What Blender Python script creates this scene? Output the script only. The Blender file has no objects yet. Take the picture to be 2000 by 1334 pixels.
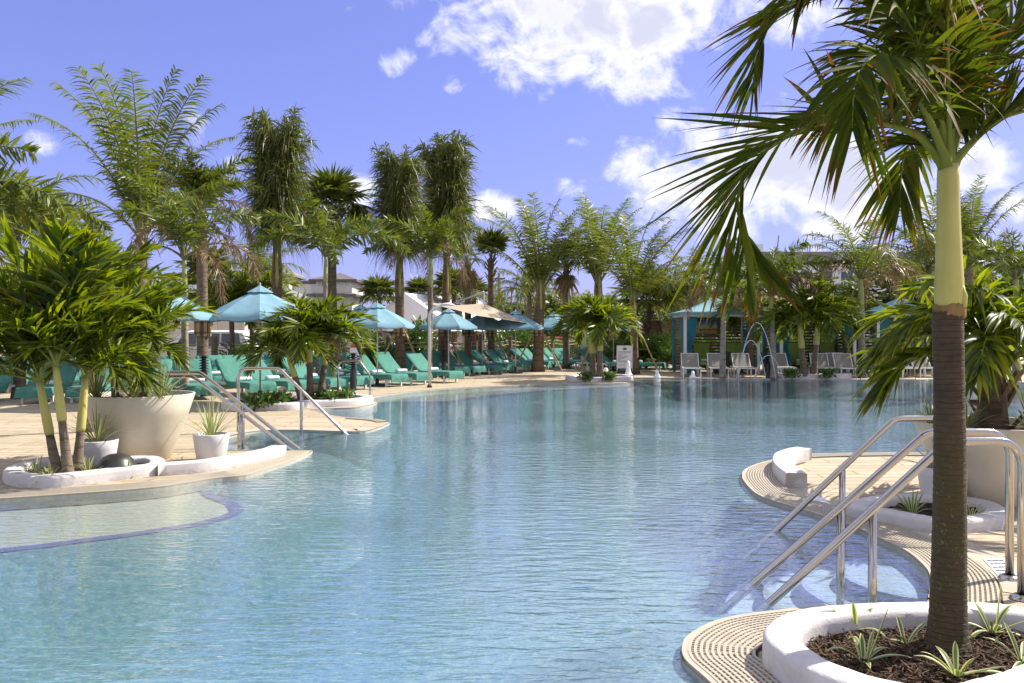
import bpy, math, random
import numpy as np
from mathutils import Vector, Matrix, geometry

random.seed(7)
RNG = np.random.default_rng(11)
S = bpy.context.scene
C = S.collection
R = math.radians

# ------------------------------------------------------------------ camera
H = 1.5            # eye height above the deck
FPX = 1556.0       # focal length in photo pixels (2000 wide)
HOR = 655.0        # horizon row
cam_d = bpy.data.cameras.new('camera')
cam_d.sensor_width = 36.0
cam_d.lens = 36.0 * FPX / 2000.0
cam_d.shift_y = -(667.0 - HOR) / 2000.0
cam_d.clip_start = 0.05
cam_d.clip_end = 4000.0
cam = bpy.data.objects.new('camera', cam_d)
cam.location = (0, 0, H)
cam.rotation_euler = (R(90), 0, 0)
C.objects.link(cam)
S.camera = cam

# ------------------------------------------------------------------ sun direction
SUN_AZ = R(66)      # clockwise from +Y towards +X
SUN_EL = R(45)
sun_to = Vector((math.sin(SUN_AZ) * math.cos(SUN_EL), math.cos(SUN_AZ) * math.cos(SUN_EL), math.sin(SUN_EL)))
sun_d = bpy.data.lights.new('sun', 'SUN')
sun_d.energy = 4.3
sun_d.angle = R(0.55)
sun_d.color = (1.0, 0.93, 0.82)
sun = bpy.data.objects.new('sun', sun_d)
sun.rotation_euler = (-sun_to).to_track_quat('-Z', 'Y').to_euler()
sun.location = (30, 20, 40)
C.objects.link(sun)

S.view_settings.view_transform = 'Standard'
S.view_settings.look = 'None'
S.view_settings.gamma = 1.0
S.view_settings.exposure = 0.97
S.render.engine = 'CYCLES'
cy = S.cycles
cy.use_denoising = True
try:
    cy.denoiser = 'OPENIMAGEDENOISE'
except Exception:
    pass
cy.use_adaptive_sampling = True
cy.adaptive_threshold = 0.015
cy.max_bounces = 7
cy.diffuse_bounces = 3
cy.glossy_bounces = 4
cy.transmission_bounces = 4
cy.transparent_max_bounces = 10
cy.caustics_reflective = False
cy.caustics_refractive = False
cy.sample_clamp_indirect = 6.0


# ------------------------------------------------------------------ node helpers
class NT:
    def __init__(self, tree):
        self.t = tree
        self.n = tree.nodes
        self.l = tree.links

    def node(self, typ, **kw):
        nd = self.n.new(typ)
        for k, v in kw.items():
            if k.startswith('i_'):
                key = k[2:]
                key = int(key) if key.isdigit() else key.replace('_', ' ')
                self.put(nd.inputs[key], v)
            else:
                setattr(nd, k, v)
        return nd

    def put(self, sock, v):
        if isinstance(v, bpy.types.NodeSocket):
            self.l.new(v, sock)
        else:
            if sock.type == 'RGBA' and hasattr(v, '__len__') and len(v) == 3:
                v = (*v, 1.0)
            sock.default_value = v

    def math(self, op, a, b=0.0, c=None, clamp=False):
        nd = self.n.new('ShaderNodeMath')
        nd.operation = op
        nd.use_clamp = clamp
        self.put(nd.inputs[0], a)
        self.put(nd.inputs[1], b)
        if c is not None:
            self.put(nd.inputs[2], c)
        return nd.outputs[0]

    def mixc(self, f, a, b, mode='MIX'):
        nd = self.n.new('ShaderNodeMix')
        nd.data_type = 'RGBA'
        nd.blend_type = mode
        self.put(nd.inputs[0], f)
        self.put(nd.inputs[6], a)
        self.put(nd.inputs[7], b)
        return nd.outputs[2]

    def ramp(self, f, stops, interp='LINEAR'):
        nd = self.n.new('ShaderNodeValToRGB')
        cr = nd.color_ramp
        cr.interpolation = interp
        while len(cr.elements) < len(stops):
            cr.elements.new(0.5)
        for e, (p, c) in zip(cr.elements, stops):
            e.position = p
            e.color = (*c, 1.0) if hasattr(c, '__len__') else (c, c, c, 1.0)
        self.put(nd.inputs[0], f)
        return nd.outputs[0]

    def mapr(self, f, a, b, c=0.0, d=1.0, smooth=False):
        nd = self.n.new('ShaderNodeMapRange')
        nd.interpolation_type = 'SMOOTHSTEP' if smooth else 'LINEAR'
        self.put(nd.inputs[0], f)
        for i, v in enumerate((a, b, c, d)):
            self.put(nd.inputs[i + 1], v)
        return nd.outputs[0]

    def noise(self, vec, scale, detail=3.0, rough=0.5, dist=0.0):
        nd = self.n.new('ShaderNodeTexNoise')
        nd.noise_dimensions = '3D'
        self.put(nd.inputs['Vector'], vec)
        self.put(nd.inputs['Scale'], scale)
        self.put(nd.inputs['Detail'], detail)
        self.put(nd.inputs['Roughness'], rough)
        self.put(nd.inputs['Distortion'], dist)
        return nd.outputs[0]

    def mapping(self, vec, loc=(0, 0, 0), rot=(0, 0, 0), scale=(1, 1, 1)):
        nd = self.n.new('ShaderNodeMapping')
        self.put(nd.inputs[0], vec)
        self.put(nd.inputs[1], loc)
        self.put(nd.inputs[2], rot)
        self.put(nd.inputs[3], scale)
        return nd.outputs[0]

    def bump(self, h, strength, dist, normal=None):
        nd = self.n.new('ShaderNodeBump')
        self.put(nd.inputs['Height'], h)
        self.put(nd.inputs['Strength'], strength)
        self.put(nd.inputs['Distance'], dist)
        if normal is not None:
            self.put(nd.inputs['Normal'], normal)
        return nd.outputs[0]


# ------------------------------------------------------------------ world: Nishita sky with cumulus
world = bpy.data.worlds.new('World')
S.world = world
world.use_nodes = True
wt = NT(world.node_tree)
wt.n.clear()
sky = wt.node('ShaderNodeTexSky')
sky.sky_type = 'NISHITA'
sky.sun_disc = False
sky.sun_elevation = SUN_EL
sky.sun_rotation = SUN_AZ
sky.altitude = 5.0
sky.air_density = 1.0
sky.dust_density = 0.9
sky.ozone_density = 2.2
gam = wt.node('ShaderNodeGamma', i_0=sky.outputs[0], i_1=0.62)
skyc = wt.mixc(1.0, gam.outputs[0], (1.0, 0.98, 1.85), 'MULTIPLY')
tc = wt.node('ShaderNodeTexCoord')
sep = wt.node('ShaderNodeSeparateXYZ', i_0=tc.outputs['Generated'])
az = wt.math('ARCTAN2', sep.outputs[0], sep.outputs[1])
el = wt.math('ARCSINE', sep.outputs[2])
ae = wt.node('ShaderNodeCombineXYZ', i_0=az, i_1=el, i_2=0.0)
aev = wt.mapping(ae.outputs[0], scale=(1.0, 1.25, 1.0))
nz1 = wt.noise(aev, 9.0, 9.0, 0.6, 0.5)
nz2 = wt.noise(wt.mapping(aev, loc=(3.1, 1.7, 0)), 17.0, 6.0, 0.62, 0.5)
detail = wt.math('ADD', wt.math('MULTIPLY', nz1, 0.6), wt.math('MULTIPLY', nz2, 0.4))
# clouds: photo-observed cloud directions (azimuth, elevation) as soft ellipses, broken up by the noise
CL = [(1190, 50, 270, 105, 1.2), (1020, 60, 95, 75, .55), (1290, 125, 120, 50, .75), (1150, -110, 420, 160, .9),
      (775, 118, 38, 34, .62), (885, 152, 28, 28, .58), (825, 72, 34, 22, .45), (1500, 335, 270, 110, 1.15),
      (1640, 360, 190, 100, 1.15), (1900, 325, 95, 48, 1.2), (1965, 405, 60, 34, .85), (970, 408, 56, 30, 1.0), (1105, 362, 50, 26, .55),
      (1195, 345, 32, 22, .45), (700, 372, 52, 44, .75), (372, 235, 40, 46, .6), (85, 285, 48, 28, .62), (1135, 280, 34, 18, .45),
      (620, 350, 40, 26, .45), (1330, 310, 70, 34, .6), (455, 330, 40, 30, .45), (1520, 40, 120, 60, .75), (690, 10, 50, 18, .4)]
mask = None
for px, py, rx, ry, st in CL:
    a0 = math.atan((px - 1000) / FPX)
    e0 = math.atan((HOR - py) / FPX * math.cos(a0))
    dx = wt.math('MULTIPLY', wt.math('SUBTRACT', az, a0), FPX * math.cos(a0) ** -2 / rx)
    dy = wt.math('MULTIPLY', wt.math('SUBTRACT', el, e0), FPX / ry)
    d2 = wt.math('ADD', wt.math('MULTIPLY', dx, dx), wt.math('MULTIPLY', dy, dy))
    m = wt.math('MULTIPLY', wt.math('POWER', 2.718, wt.math('MULTIPLY', d2, -0.9)), st)
    mask = m if mask is None else wt.math('MAXIMUM', mask, m)
# dense white clouds added outside the view to neutralise the blue fill light
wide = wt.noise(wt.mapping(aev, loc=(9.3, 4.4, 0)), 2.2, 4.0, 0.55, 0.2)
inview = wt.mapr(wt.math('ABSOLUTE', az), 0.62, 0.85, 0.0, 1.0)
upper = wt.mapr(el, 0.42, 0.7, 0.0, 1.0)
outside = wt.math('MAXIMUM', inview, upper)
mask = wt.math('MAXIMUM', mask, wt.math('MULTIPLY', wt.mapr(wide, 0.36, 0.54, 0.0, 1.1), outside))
dens = wt.math('ADD', wt.math('MULTIPLY', mask, 0.5), wt.math('MULTIPLY', wt.math('SUBTRACT', detail, 0.52), 1.9))
dens = wt.math('MULTIPLY', dens, wt.mapr(mask, 0.06, 0.3, 0.0, 1.0, True))
cov = wt.mapr(dens, 0.10, 0.42, 0.0, 1.0, True)
thick = wt.mapr(wt.math('ADD', dens, wt.math('MULTIPLY', wt.math('SUBTRACT', wt.noise(aev, 3.0, 3.0), 0.5), 0.5)), 0.34, 0.62, 0.0, 1.0, True)
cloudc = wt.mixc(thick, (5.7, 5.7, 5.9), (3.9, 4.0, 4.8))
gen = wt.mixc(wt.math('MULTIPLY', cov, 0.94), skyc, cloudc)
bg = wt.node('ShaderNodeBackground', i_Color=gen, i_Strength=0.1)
wo = wt.node('ShaderNodeOutputWorld')
wt.l.new(bg.outputs[0], wo.inputs[0])


# ------------------------------------------------------------------ materials
MATS = {}


def mat(name):
    m = bpy.data.materials.new(name)
    m.use_nodes = True
    nt = NT(m.node_tree)
    b = nt.n['Principled BSDF']
    MATS[name] = m
    return m, nt, b


def plain(name, col, rough=0.6, metal=0.0, var=0.12, scale=8.0, bump=0.0, bscale=60.0, spec=None):
    m, nt, b = mat(name)
    t = nt.node('ShaderNodeTexCoord').outputs['Object']
    n = nt.noise(t, scale, 5.0, 0.6)
    f = nt.mapr(n, 0.3, 0.7, 1.0 - var, 1.0 + var)
    cc = nt.node('ShaderNodeVectorMath', operation='SCALE')
    cc.inputs[0].default_value = col[:3]
    nt.put(cc.inputs['Scale'], f)
    nt.put(b.inputs['Base Color'], cc.outputs[0])
    b.inputs['Roughness'].default_value = rough
    b.inputs['Metallic'].default_value = metal
    if spec is not None:
        b.inputs['Specular IOR Level'].default_value = spec
    if bump:
        nt.put(b.inputs['Normal'], nt.bump(nt.noise(t, bscale, 4.0, 0.6), bump, 0.01))
    return m


def leafmat(name, g1, g2, tip, rach, tipat=0.8, tipw=0.25, trans=0.38, rough=0.42, tc=None, spec=0.4, stripe=None):
    """foliage: attribute pc = (along leaflet, random, 0 leaf / 1 stalk)"""
    m, nt, b = mat(name)
    at = nt.node('ShaderNodeAttribute', attribute_name='pc')
    sp = nt.node('ShaderNodeSeparateColor', i_0=at.outputs['Color'])
    u, rnd, kind = sp.outputs[0], sp.outputs[1], sp.outputs[2]
    oi = nt.node('ShaderNodeObjectInfo')
    r2 = nt.math('FRACT', nt.math('ADD', rnd, oi.outputs['Random']))
    col = nt.mixc(r2, g1, g2)
    tt = nt.mapr(nt.math('ADD', u, nt.math('MULTIPLY', nt.math('SUBTRACT', rnd, 0.5), 0.5)), tipat, tipat + tipw, 0.0, 1.0, True)
    col = nt.mixc(tt, col, tip)
    if stripe is not None:
        # variegated edge: pc alpha carries distance from midrib
        ed = nt.mapr(at.outputs['Alpha'], 0.45, 0.6, 0.0, 1.0)
        col = nt.mixc(ed, col, stripe)
    col = nt.mixc(kind, col, rach)
    nt.put(b.inputs['Base Color'], col)
    b.inputs['Roughness'].default_value = rough
    b.inputs['Specular IOR Level'].default_value = spec
    tr = nt.node('ShaderNodeBsdfTranslucent')
    tcol = nt.mixc(1.0, col, tc or (1.7, 1.75, 0.55), 'MULTIPLY')
    nt.put(tr.inputs[0], tcol)
    mx = nt.node('ShaderNodeMixShader')
    nt.put(mx.inputs[0], nt.math('MULTIPLY', nt.math('SUBTRACT', 1.0, nt.math('MULTIPLY', kind, 0.85)), trans))
    nt.l.new(b.outputs[0], mx.inputs[1])
    nt.l.new(tr.outputs[0], mx.inputs[2])
    out = nt.n['Material Output']
    nt.l.new(mx.outputs[0], out.inputs[0])
    return m


leafmat('leaf_christmas', (0.022, 0.048, 0.004), (0.165, 0.205, 0.014), (0.24, 0.17, 0.03), (0.24, 0.27, 0.05), 0.95, 0.3, trans=0.5, tc=(2.2, 2.1, 0.45))
leafmat('leaf_hero', (0.034, 0.060, 0.008), (0.099, 0.125, 0.012), (0.13, 0.055, 0.018), (0.18, 0.22, 0.05), 0.72, 0.3, trans=0.40, rough=0.6, spec=0.08, tc=(1.9, 1.8, 0.5))
leafmat('leaf_coconut', (0.063, 0.094, 0.013), (0.164, 0.190, 0.026), (0.23, 0.17, 0.05), (0.19, 0.19, 0.055), 0.8, 0.35, trans=0.36)
leafmat('leaf_tied', (0.052, 0.079, 0.014), (0.143, 0.156, 0.030), (0.17, 0.13, 0.05), (0.19, 0.19, 0.06), 0.8, 0.3, trans=0.28)
leafmat('leaf_sabal', (0.057, 0.090, 0.018), (0.158, 0.173, 0.039), (0.17, 0.14, 0.06), (0.15, 0.16, 0.05), 0.85, 0.3, trans=0.25)
leafmat('leaf_foxtail', (0.065, 0.104, 0.014), (0.167, 0.189, 0.029), (0.16, 0.13, 0.045), (0.15, 0.16, 0.05), 0.85, 0.3, trans=0.32)
leafmat('leaf_dry', (0.15, 0.105, 0.05), (0.24, 0.17, 0.085), (0.26, 0.19, 0.10), (0.17, 0.13, 0.06), 0.5, 0.3, trans=0.25, tc=(1.3, 1.1, 0.7))
leafmat('leaf_variegated', (0.10, 0.19, 0.035), (0.17, 0.25, 0.05), (0.42, 0.42, 0.20), (0.4, 0.42, 0.2), 0.95, 0.2, trans=0.3, stripe=(0.62, 0.60, 0.33), tc=(1.2, 1.2, .7))
leafmat('leaf_shrub', (0.039, 0.098, 0.023), (0.137, 0.234, 0.043), (0.10, 0.12, 0.03), (0.10, 0.07, 0.04), 0.9, 0.3, trans=0.28, rough=0.35)
leafmat('leaf_grove', (0.066, 0.122, 0.034), (0.188, 0.225, 0.066), (0.15, 0.13, 0.05), (0.12, 0.09, 0.05), 0.9, 0.3, trans=0.25, rough=0.55)


def trunkmat(name, c1, c2, ring=28.0, dark=(0.03, 0.022, 0.012), moss=None, rough=0.85, ringmix=0.6, zmoss=None):
    m, nt, b = mat(name)
    t = nt.node('ShaderNodeTexCoord').outputs['Object']
    n = nt.noise(t, 9.0, 6.0, 0.65)
    col = nt.mixc(nt.mapr(n, 0.3, 0.7), c1, c2)
    sp = nt.node('ShaderNodeSeparateXYZ', i_0=t)
    w = nt.math('SINE', nt.math('ADD', nt.math('MULTIPLY', sp.outputs[2], ring), nt.math('MULTIPLY', nt.noise(t, 6.0, 4.0), 7.0)))
    rg = nt.mapr(w, 0.72, 0.97, 0.0, ringmix, True)
    col = nt.mixc(rg, col, dark)
    streak = nt.noise(nt.mapping(t, scale=(1, 1, 7)), 14.0, 4.0, 0.65)
    col = nt.mixc(nt.mapr(streak, 0.5, 0.75, 0.0, 0.55), col, dark)
    patch = nt.noise(nt.mapping(t, loc=(2, 5, 1)), 4.5, 4.0, 0.6, 0.6)
    col = nt.mixc(nt.mapr(patch, 0.38, 0.62, 0.0, 0.4), col, tuple(q * 1.2 for q in c1))
    if moss:
        mm = nt.noise(t, 26.0, 3.0, 0.6)
        zz = nt.mapr(sp.outputs[2], zmoss[0], zmoss[1], 1.0, 0.0) if zmoss else 1.0
        col = nt.mixc(nt.math('MULTIPLY', zz, nt.mapr(nt.noise(t, 7.0, 3.0), 0.32, 0.6, 0.15, 0.8)), col, moss)
        spot = nt.mapr(nt.noise(t, 58.0, 3.0, 0.55, 0.4), 0.60, 0.66, 0.0, 1.0)
        spot = nt.math('MULTIPLY', spot, nt.mapr(nt.noise(t, 11.0, 2.0), 0.42, 0.56))
        col = nt.mixc(nt.math('MULTIPLY', zz, nt.math('MULTIPLY', spot, 0.6)), col, (0.20, 0.20, 0.085))
    nt.put(b.inputs['Base Color'], col)
    b.inputs['Roughness'].default_value = rough
    hgt = nt.math('SUBTRACT', nt.math('ADD', n, nt.math('MULTIPLY', streak, 0.6)), nt.math('MULTIPLY', rg, 0.6))
    nt.put(b.inputs['Normal'], nt.bump(hgt, 0.7, 0.02))
    return m


trunkmat('bark_hero', (0.095, 0.060, 0.033), (0.022, 0.014, 0.009), ring=230.0, moss=(0.060, 0.050, 0.012), zmoss=(0.75, 1.25), ringmix=0.8)
trunkmat('bark_grey', (0.22, 0.17, 0.12), (0.11, 0.08, 0.055), ring=42.0)
trunkmat('bark_brown', (0.20, 0.13, 0.075), (0.08, 0.05, 0.03), ring=24.0, ringmix=0.75)
trunkmat('bark_pale', (0.33, 0.29, 0.24), (0.20, 0.165, 0.13), ring=26.0, ringmix=0.35)
trunkmat('bark_boot', (0.19, 0.13, 0.08), (0.09, 0.06, 0.035), ring=14.0)
plain('crownshaft_yellow', (0.50, 0.445, 0.12), 0.38, var=0.14, scale=3.0)
plain('crownshaft_green', (0.30, 0.31, 0.09), 0.45, var=0.3, scale=6.0)
plain('sheath_brown', (0.24, 0.15, 0.05), 0.8, var=0.4, scale=12.0)

# --- built surfaces
m = plain('white_stucco', (0.60, 0.57, 0.56), 0.88, var=0.10, scale=3.0, bump=0.35, bscale=90.0)
nt = NT(m.node_tree)
b = nt.n['Principled BSDF']
src = b.inputs['Base Color'].links[0].from_socket
t = nt.node('ShaderNodeTexCoord').outputs['Object']
zc_ = nt.node('ShaderNodeSeparateXYZ', i_0=t).outputs[2]
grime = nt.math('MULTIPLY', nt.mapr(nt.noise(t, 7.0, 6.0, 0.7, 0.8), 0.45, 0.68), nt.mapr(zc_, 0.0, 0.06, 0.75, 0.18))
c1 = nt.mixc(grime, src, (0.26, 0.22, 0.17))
c1 = nt.mixc(nt.mapr(nt.noise(t, 70.0, 3.0, 0.6), 0.70, 0.74, 0.0, 0.6), c1, (0.2, 0.17, 0.14))
nt.put(b.inputs['Base Color'], c1)
plain('cream_pot', (0.61, 0.55, 0.43), 0.45, var=0.10, scale=3.0)
plain('white_pot', (0.62, 0.60, 0.60), 0.5, var=0.05, scale=6.0)
plain('white_paint', (0.75, 0.75, 0.74), 0.45, var=0.05)
plain('frame_grey', (0.55, 0.55, 0.54), 0.45, var=0.05)
plain('black_metal', (0.02, 0.02, 0.022), 0.5, var=0.2)
plain('black_plastic', (0.03, 0.028, 0.027), 0.38, var=0.35, scale=5.0)
plain('towel', (0.74, 0.70, 0.80), 0.95, var=0.12, scale=30.0, bump=0.5, bscale=160.0)
plain('sling_grey', (0.24, 0.22, 0.195), 0.7, var=0.1, scale=40.0)
plain('lime_cushion', (0.28, 0.40, 0.07), 0.8, var=0.08)
plain('taupe_fabric', (0.36, 0.30, 0.23), 0.85, var=0.06)
plain('rope', (0.45, 0.36, 0.20), 0.9, var=0.2, scale=30)
plain('post_wood', (0.16, 0.12, 0.075), 0.9, var=0.35, scale=5.0, bump=0.5, bscale=20)
plain('slat_wood', (0.20, 0.11, 0.05), 0.6, var=0.35, scale=5.0)
plain('lumber', (0.36, 0.24, 0.11), 0.8, var=0.2)
plain('tent_white', (0.80, 0.78, 0.80), 0.6, var=0.03)
plain('wall_cream', (0.62, 0.58, 0.52), 0.8, var=0.06, scale=1.5)
plain('wall_white', (0.72, 0.71, 0.72), 0.8, var=0.05, scale=1.5)
plain('roof_grey', (0.20, 0.19, 0.19), 0.7, var=0.15, scale=2.0)
plain('roof_dark', (0.13, 0.11, 0.10), 0.7, var=0.15, scale=2.0)
plain('window_glass', (0.05, 0.06, 0.075), 0.08, var=0.2, spec=0.7)
plain('car_white', (0.70, 0.70, 0.71), 0.18, var=0.02)
plain('car_silver', (0.42, 0.43, 0.46), 0.2, metal=0.5, var=0.02)
plain('car_red', (0.30, 0.05, 0.04), 0.2, var=0.02)
plain('tyre', (0.02, 0.02, 0.02), 0.8)
plain('lamp_lens', (0.5, 0.1, 0.06), 0.2)
plain('sign_white', (0.72, 0.71, 0.74), 0.5, var=0.02)
plain('sign_text', (0.10, 0.10, 0.12), 0.6)
plain('sign_purple', (0.14, 0.10, 0.40), 0.5)
plain('sign_red', (0.55, 0.10, 0.04), 0.5)
plain('sign_blue', (0.08, 0.10, 0.45), 0.5)
plain('sign_green', (0.12, 0.18, 0.06), 0.5)
plain('foam', (0.86, 0.88, 0.90), 0.5, var=0.04, bump=0.5, bscale=40)
plain('coping', (0.43, 0.37, 0.29), 0.8, var=0.12, scale=5.0, bump=0.25, bscale=80)
plain('grate_plastic', (0.43, 0.375, 0.29), 0.55, var=0.08, scale=10)
plain('grate_dark', (0.028, 0.022, 0.016), 0.9)
plain('tile_blue', (0.16, 0.17, 0.38), 0.35, var=0.45, scale=55.0)
plain('shelf_plaster', (0.44, 0.43, 0.37), 0.8, var=0.16, scale=26.0)
plain('step_plaster', (0.33, 0.38, 0.46), 0.8, var=0.12, scale=22.0)
plain('step_tile', (0.30, 0.32, 0.47), 0.5, var=0.2, scale=40.0)
plain('asphalt', (0.16, 0.15, 0.14), 0.95, var=0.2, scale=0.6)
plain('navy_cushion', (0.04, 0.04, 0.10), 0.8)
plain('stone', (0.3, 0.26, 0.2), 0.9, var=.3, scale=20)


def fabric(name, col, trans, tcol, wr=0.4, scale=5.0):
    m, nt, b = mat(name)
    t = nt.node('ShaderNodeTexCoord').outputs['Object']
    n = nt.noise(t, scale, 5.0, 0.6, 0.6)
    f = nt.mapr(n, 0.3, 0.7, 0.86, 1.12)
    cc = nt.node('ShaderNodeVectorMath', operation='SCALE')
    cc.inputs[0].default_value = col
    nt.put(cc.inputs['Scale'], f)
    nt.put(b.inputs['Base Color'], cc.outputs[0])
    b.inputs['Roughness'].default_value = 0.85
    b.inputs['Specular IOR Level'].default_value = 0.2
    nrm = nt.bump(n, wr, 0.05)
    nt.put(b.inputs['Normal'], nrm)
    tr = nt.node('ShaderNodeBsdfTranslucent', i_0=tcol)
    mx = nt.node('ShaderNodeMixShader', i_0=trans)
    nt.l.new(b.outputs[0], mx.inputs[1])
    nt.l.new(tr.outputs[0], mx.inputs[2])
    nt.l.new(mx.outputs[0], nt.n['Material Output'].inputs[0])


fabric('teal_towelling', (0.085, 0.255, 0.205), 0.12, (0.10, 0.30, 0.25), 0.5, 6.0)
fabric('umbrella_blue', (0.21, 0.375, 0.46), 0.14, (0.20, 0.42, 0.55), 0.15, 3.0)
fabric('curtain_blue', (0.075, 0.29, 0.38), 0.25, (0.06, 0.30, 0.42), 0.2, 4.0)
fabric('cabana_roof', (0.22, 0.40, 0.47), 0.1, (0.2, 0.45, 0.6), 0.2, 2.0)

# steel
m, nt, b = mat('steel')
b.inputs['Base Color'].default_value = (0.48, 0.45, 0.41, 1)
b.inputs['Metallic'].default_value = 1.0
t = nt.node('ShaderNodeTexCoord').outputs['Object']
nt.put(b.inputs['Roughness'], nt.mapr(nt.noise(t, 14.0, 4.0), 0.3, 0.7, 0.10, 0.2))
nt.put(b.inputs['Normal'], nt.bump(nt.noise(nt.mapping(t, scale=(1, 1, 30)), 60.0, 2.0), 0.04, 0.002))

# deck: stamped concrete with plank joints and wood grain
m, nt, b = mat('deck_concrete')
t = nt.node('ShaderNodeTexCoord').outputs['Object']
br = nt.node('ShaderNodeTexBrick', i_Vector=t)
br.inputs['Scale'].default_value = 1.0
br.inputs['Mortar Size'].default_value = 0.011
br.inputs['Color1'].default_value = (0.86, 0.84, 0.80, 1)
br.inputs['Color2'].default_value = (1.08, 1.08, 1.08, 1)
br.inputs['Mortar'].default_value = (1, 1, 1, 1)
br.inputs['Mortar Smooth'].default_value = 0.3
br.inputs['Brick Width'].default_value = 1.25
br.inputs['Row Height'].default_value = 0.2
br.offset = 0.37
grain = nt.noise(nt.mapping(t, scale=(1.2, 16, 1)), 3.0, 5.0, 0.6, 0.6)
pl = nt.noise(nt.mapping(t, scale=(0.8, 5.0, 1)), 1.0, 1.0)
blot = nt.noise(t, 0.7, 5.0, 0.6)
col = nt.mixc(nt.mapr(grain, 0.35, 0.68), (0.36, 0.295, 0.20), (0.55, 0.47, 0.34))
col = nt.mixc(nt.mapr(pl, 0.35, 0.65, 0.0, 0.35), col, (0.40, 0.32, 0.21))
col = nt.mixc(nt.mapr(blot, 0.4, 0.7, 0.0, 0.3), col, (0.53, 0.43, 0.29))
col = nt.mixc(1.0, col, br.outputs['Color'], 'MULTIPLY')
col = nt.mixc(nt.math('MULTIPLY', br.outputs['Fac'], 0.8), col, (0.17, 0.12, 0.075))
stain = nt.noise(nt.mapping(t, loc=(4, 9, 0)), 1.9, 6.0, 0.7, 1.2)
col = nt.mixc(nt.mapr(stain, 0.56, 0.68, 0.0, 0.45), col, (0.25, 0.195, 0.13))
nt.put(b.inputs['Base Color'], col)
b.inputs['Roughness'].default_value = 0.75
hgt = nt.math('SUBTRACT', grain, nt.math('MULTIPLY', br.outputs['Fac'], 1.4))
nt.put(b.inputs['Normal'], nt.bump(hgt, 0.7, 0.02))

# pool floor: aqua pebble plaster
m, nt, b = mat('pool_plaster')
t = nt.node('ShaderNodeTexCoord').outputs['Object']
n1 = nt.noise(t, 16.0, 3.0, 0.6)
n2 = nt.noise(t, 46.0, 2.0, 0.6)
col = nt.mixc(nt.mapr(n1, 0.35, 0.65), (0.105, 0.205, 0.265), (0.18, 0.28, 0.335))
col = nt.mixc(nt.mapr(n2, 0.56, 0.66, 0.0, 0.55), col, (0.33, 0.42, 0.30))
col = nt.mixc(nt.mapr(n2, 0.34, 0.44, 0.35, 0.0), col, (0.05, 0.19, 0.30))
nt.put(b.inputs['Base Color'], col)
b.inputs['Roughness'].default_value = 0.8

# water surface: clear layer with Fresnel reflection and small wind ripples
m, nt, b = mat('pool_water')
nt.n.remove(b)
t = nt.node('ShaderNodeTexCoord').outputs['Object']
r1 = nt.noise(nt.mapping(t, rot=(0, 0, 0.12), scale=(1.0, 3.4, 1.0)), 3.6, 2.5, 0.5, 0.35)
r2 = nt.noise(nt.mapping(t, rot=(0, 0, -0.2), scale=(1.0, 2.6, 1.0)), 15.0, 2.0, 0.5, 0.3)
calm = nt.mapr(nt.noise(t, 0.35, 2.0), 0.38, 0.62, 0.45, 1.15, True)
hh = nt.math('ADD', nt.math('MULTIPLY', r1, 1.0), nt.math('MULTIPLY', r2, 0.26))
nrm = nt.bump(nt.math('MULTIPLY', hh, calm), 1.0, 0.016)
# Schlick reflectance, the same from above and below so that sunlight reaches the floor
geo = nt.node('ShaderNodeNewGeometry')
dt = nt.node('ShaderNodeVectorMath', operation='DOT_PRODUCT')
nt.put(dt.inputs[0], geo.outputs['Incoming'])
nt.put(dt.inputs[1], nrm)
fz = nt.math('POWER', nt.math('SUBTRACT', 1.0, nt.math('ABSOLUTE', dt.outputs['Value']), clamp=True), 2.7)
fz = nt.math('ADD', nt.math('MULTIPLY', fz, 0.97), 0.03)
gl = nt.node('ShaderNodeBsdfGlossy', i_Color=(1, 1, 1), i_Roughness=0.03)
nt.put(gl.inputs['Normal'], nrm)
tp = nt.node('ShaderNodeBsdfTransparent', i_Color=(0.87, 0.965, 0.98))
mx = nt.node('ShaderNodeMixShader')
nt.put(mx.inputs[0], fz)
nt.l.new(tp.outputs[0], mx.inputs[1])
nt.l.new(gl.outputs[0], mx.inputs[2])
nt.l.new(mx.outputs[0], nt.n['Material Output'].inputs[0])

# thin clear water jets
m, nt, b = mat('jet_water')
b.inputs['Base Color'].default_value = (0.85, 0.88, 0.92, 1)
b.inputs['Roughness'].default_value = 0.15
b.inputs['Transmission Weight'].default_value = 0.35

# soil / mulch
m, nt, b = mat('mulch')
t = nt.node('ShaderNodeTexCoord').outputs['Object']
n1 = nt.noise(nt.mapping(t, scale=(1, 2.5, 1)), 45.0, 5.0, 0.7, 1.0)
nt.put(b.inputs['Base Color'], nt.mixc(nt.mapr(n1, 0.35, 0.7), (0.015, 0.009, 0.006), (0.11, 0.065, 0.038)))
b.inputs['Roughness'].default_value = 0.95
nt.put(b.inputs['Normal'], nt.bump(n1, 1.0, 0.03))

plain('mulch_chip', (0.085, 0.05, 0.028), 0.95, var=0.6, scale=60.0)

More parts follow.
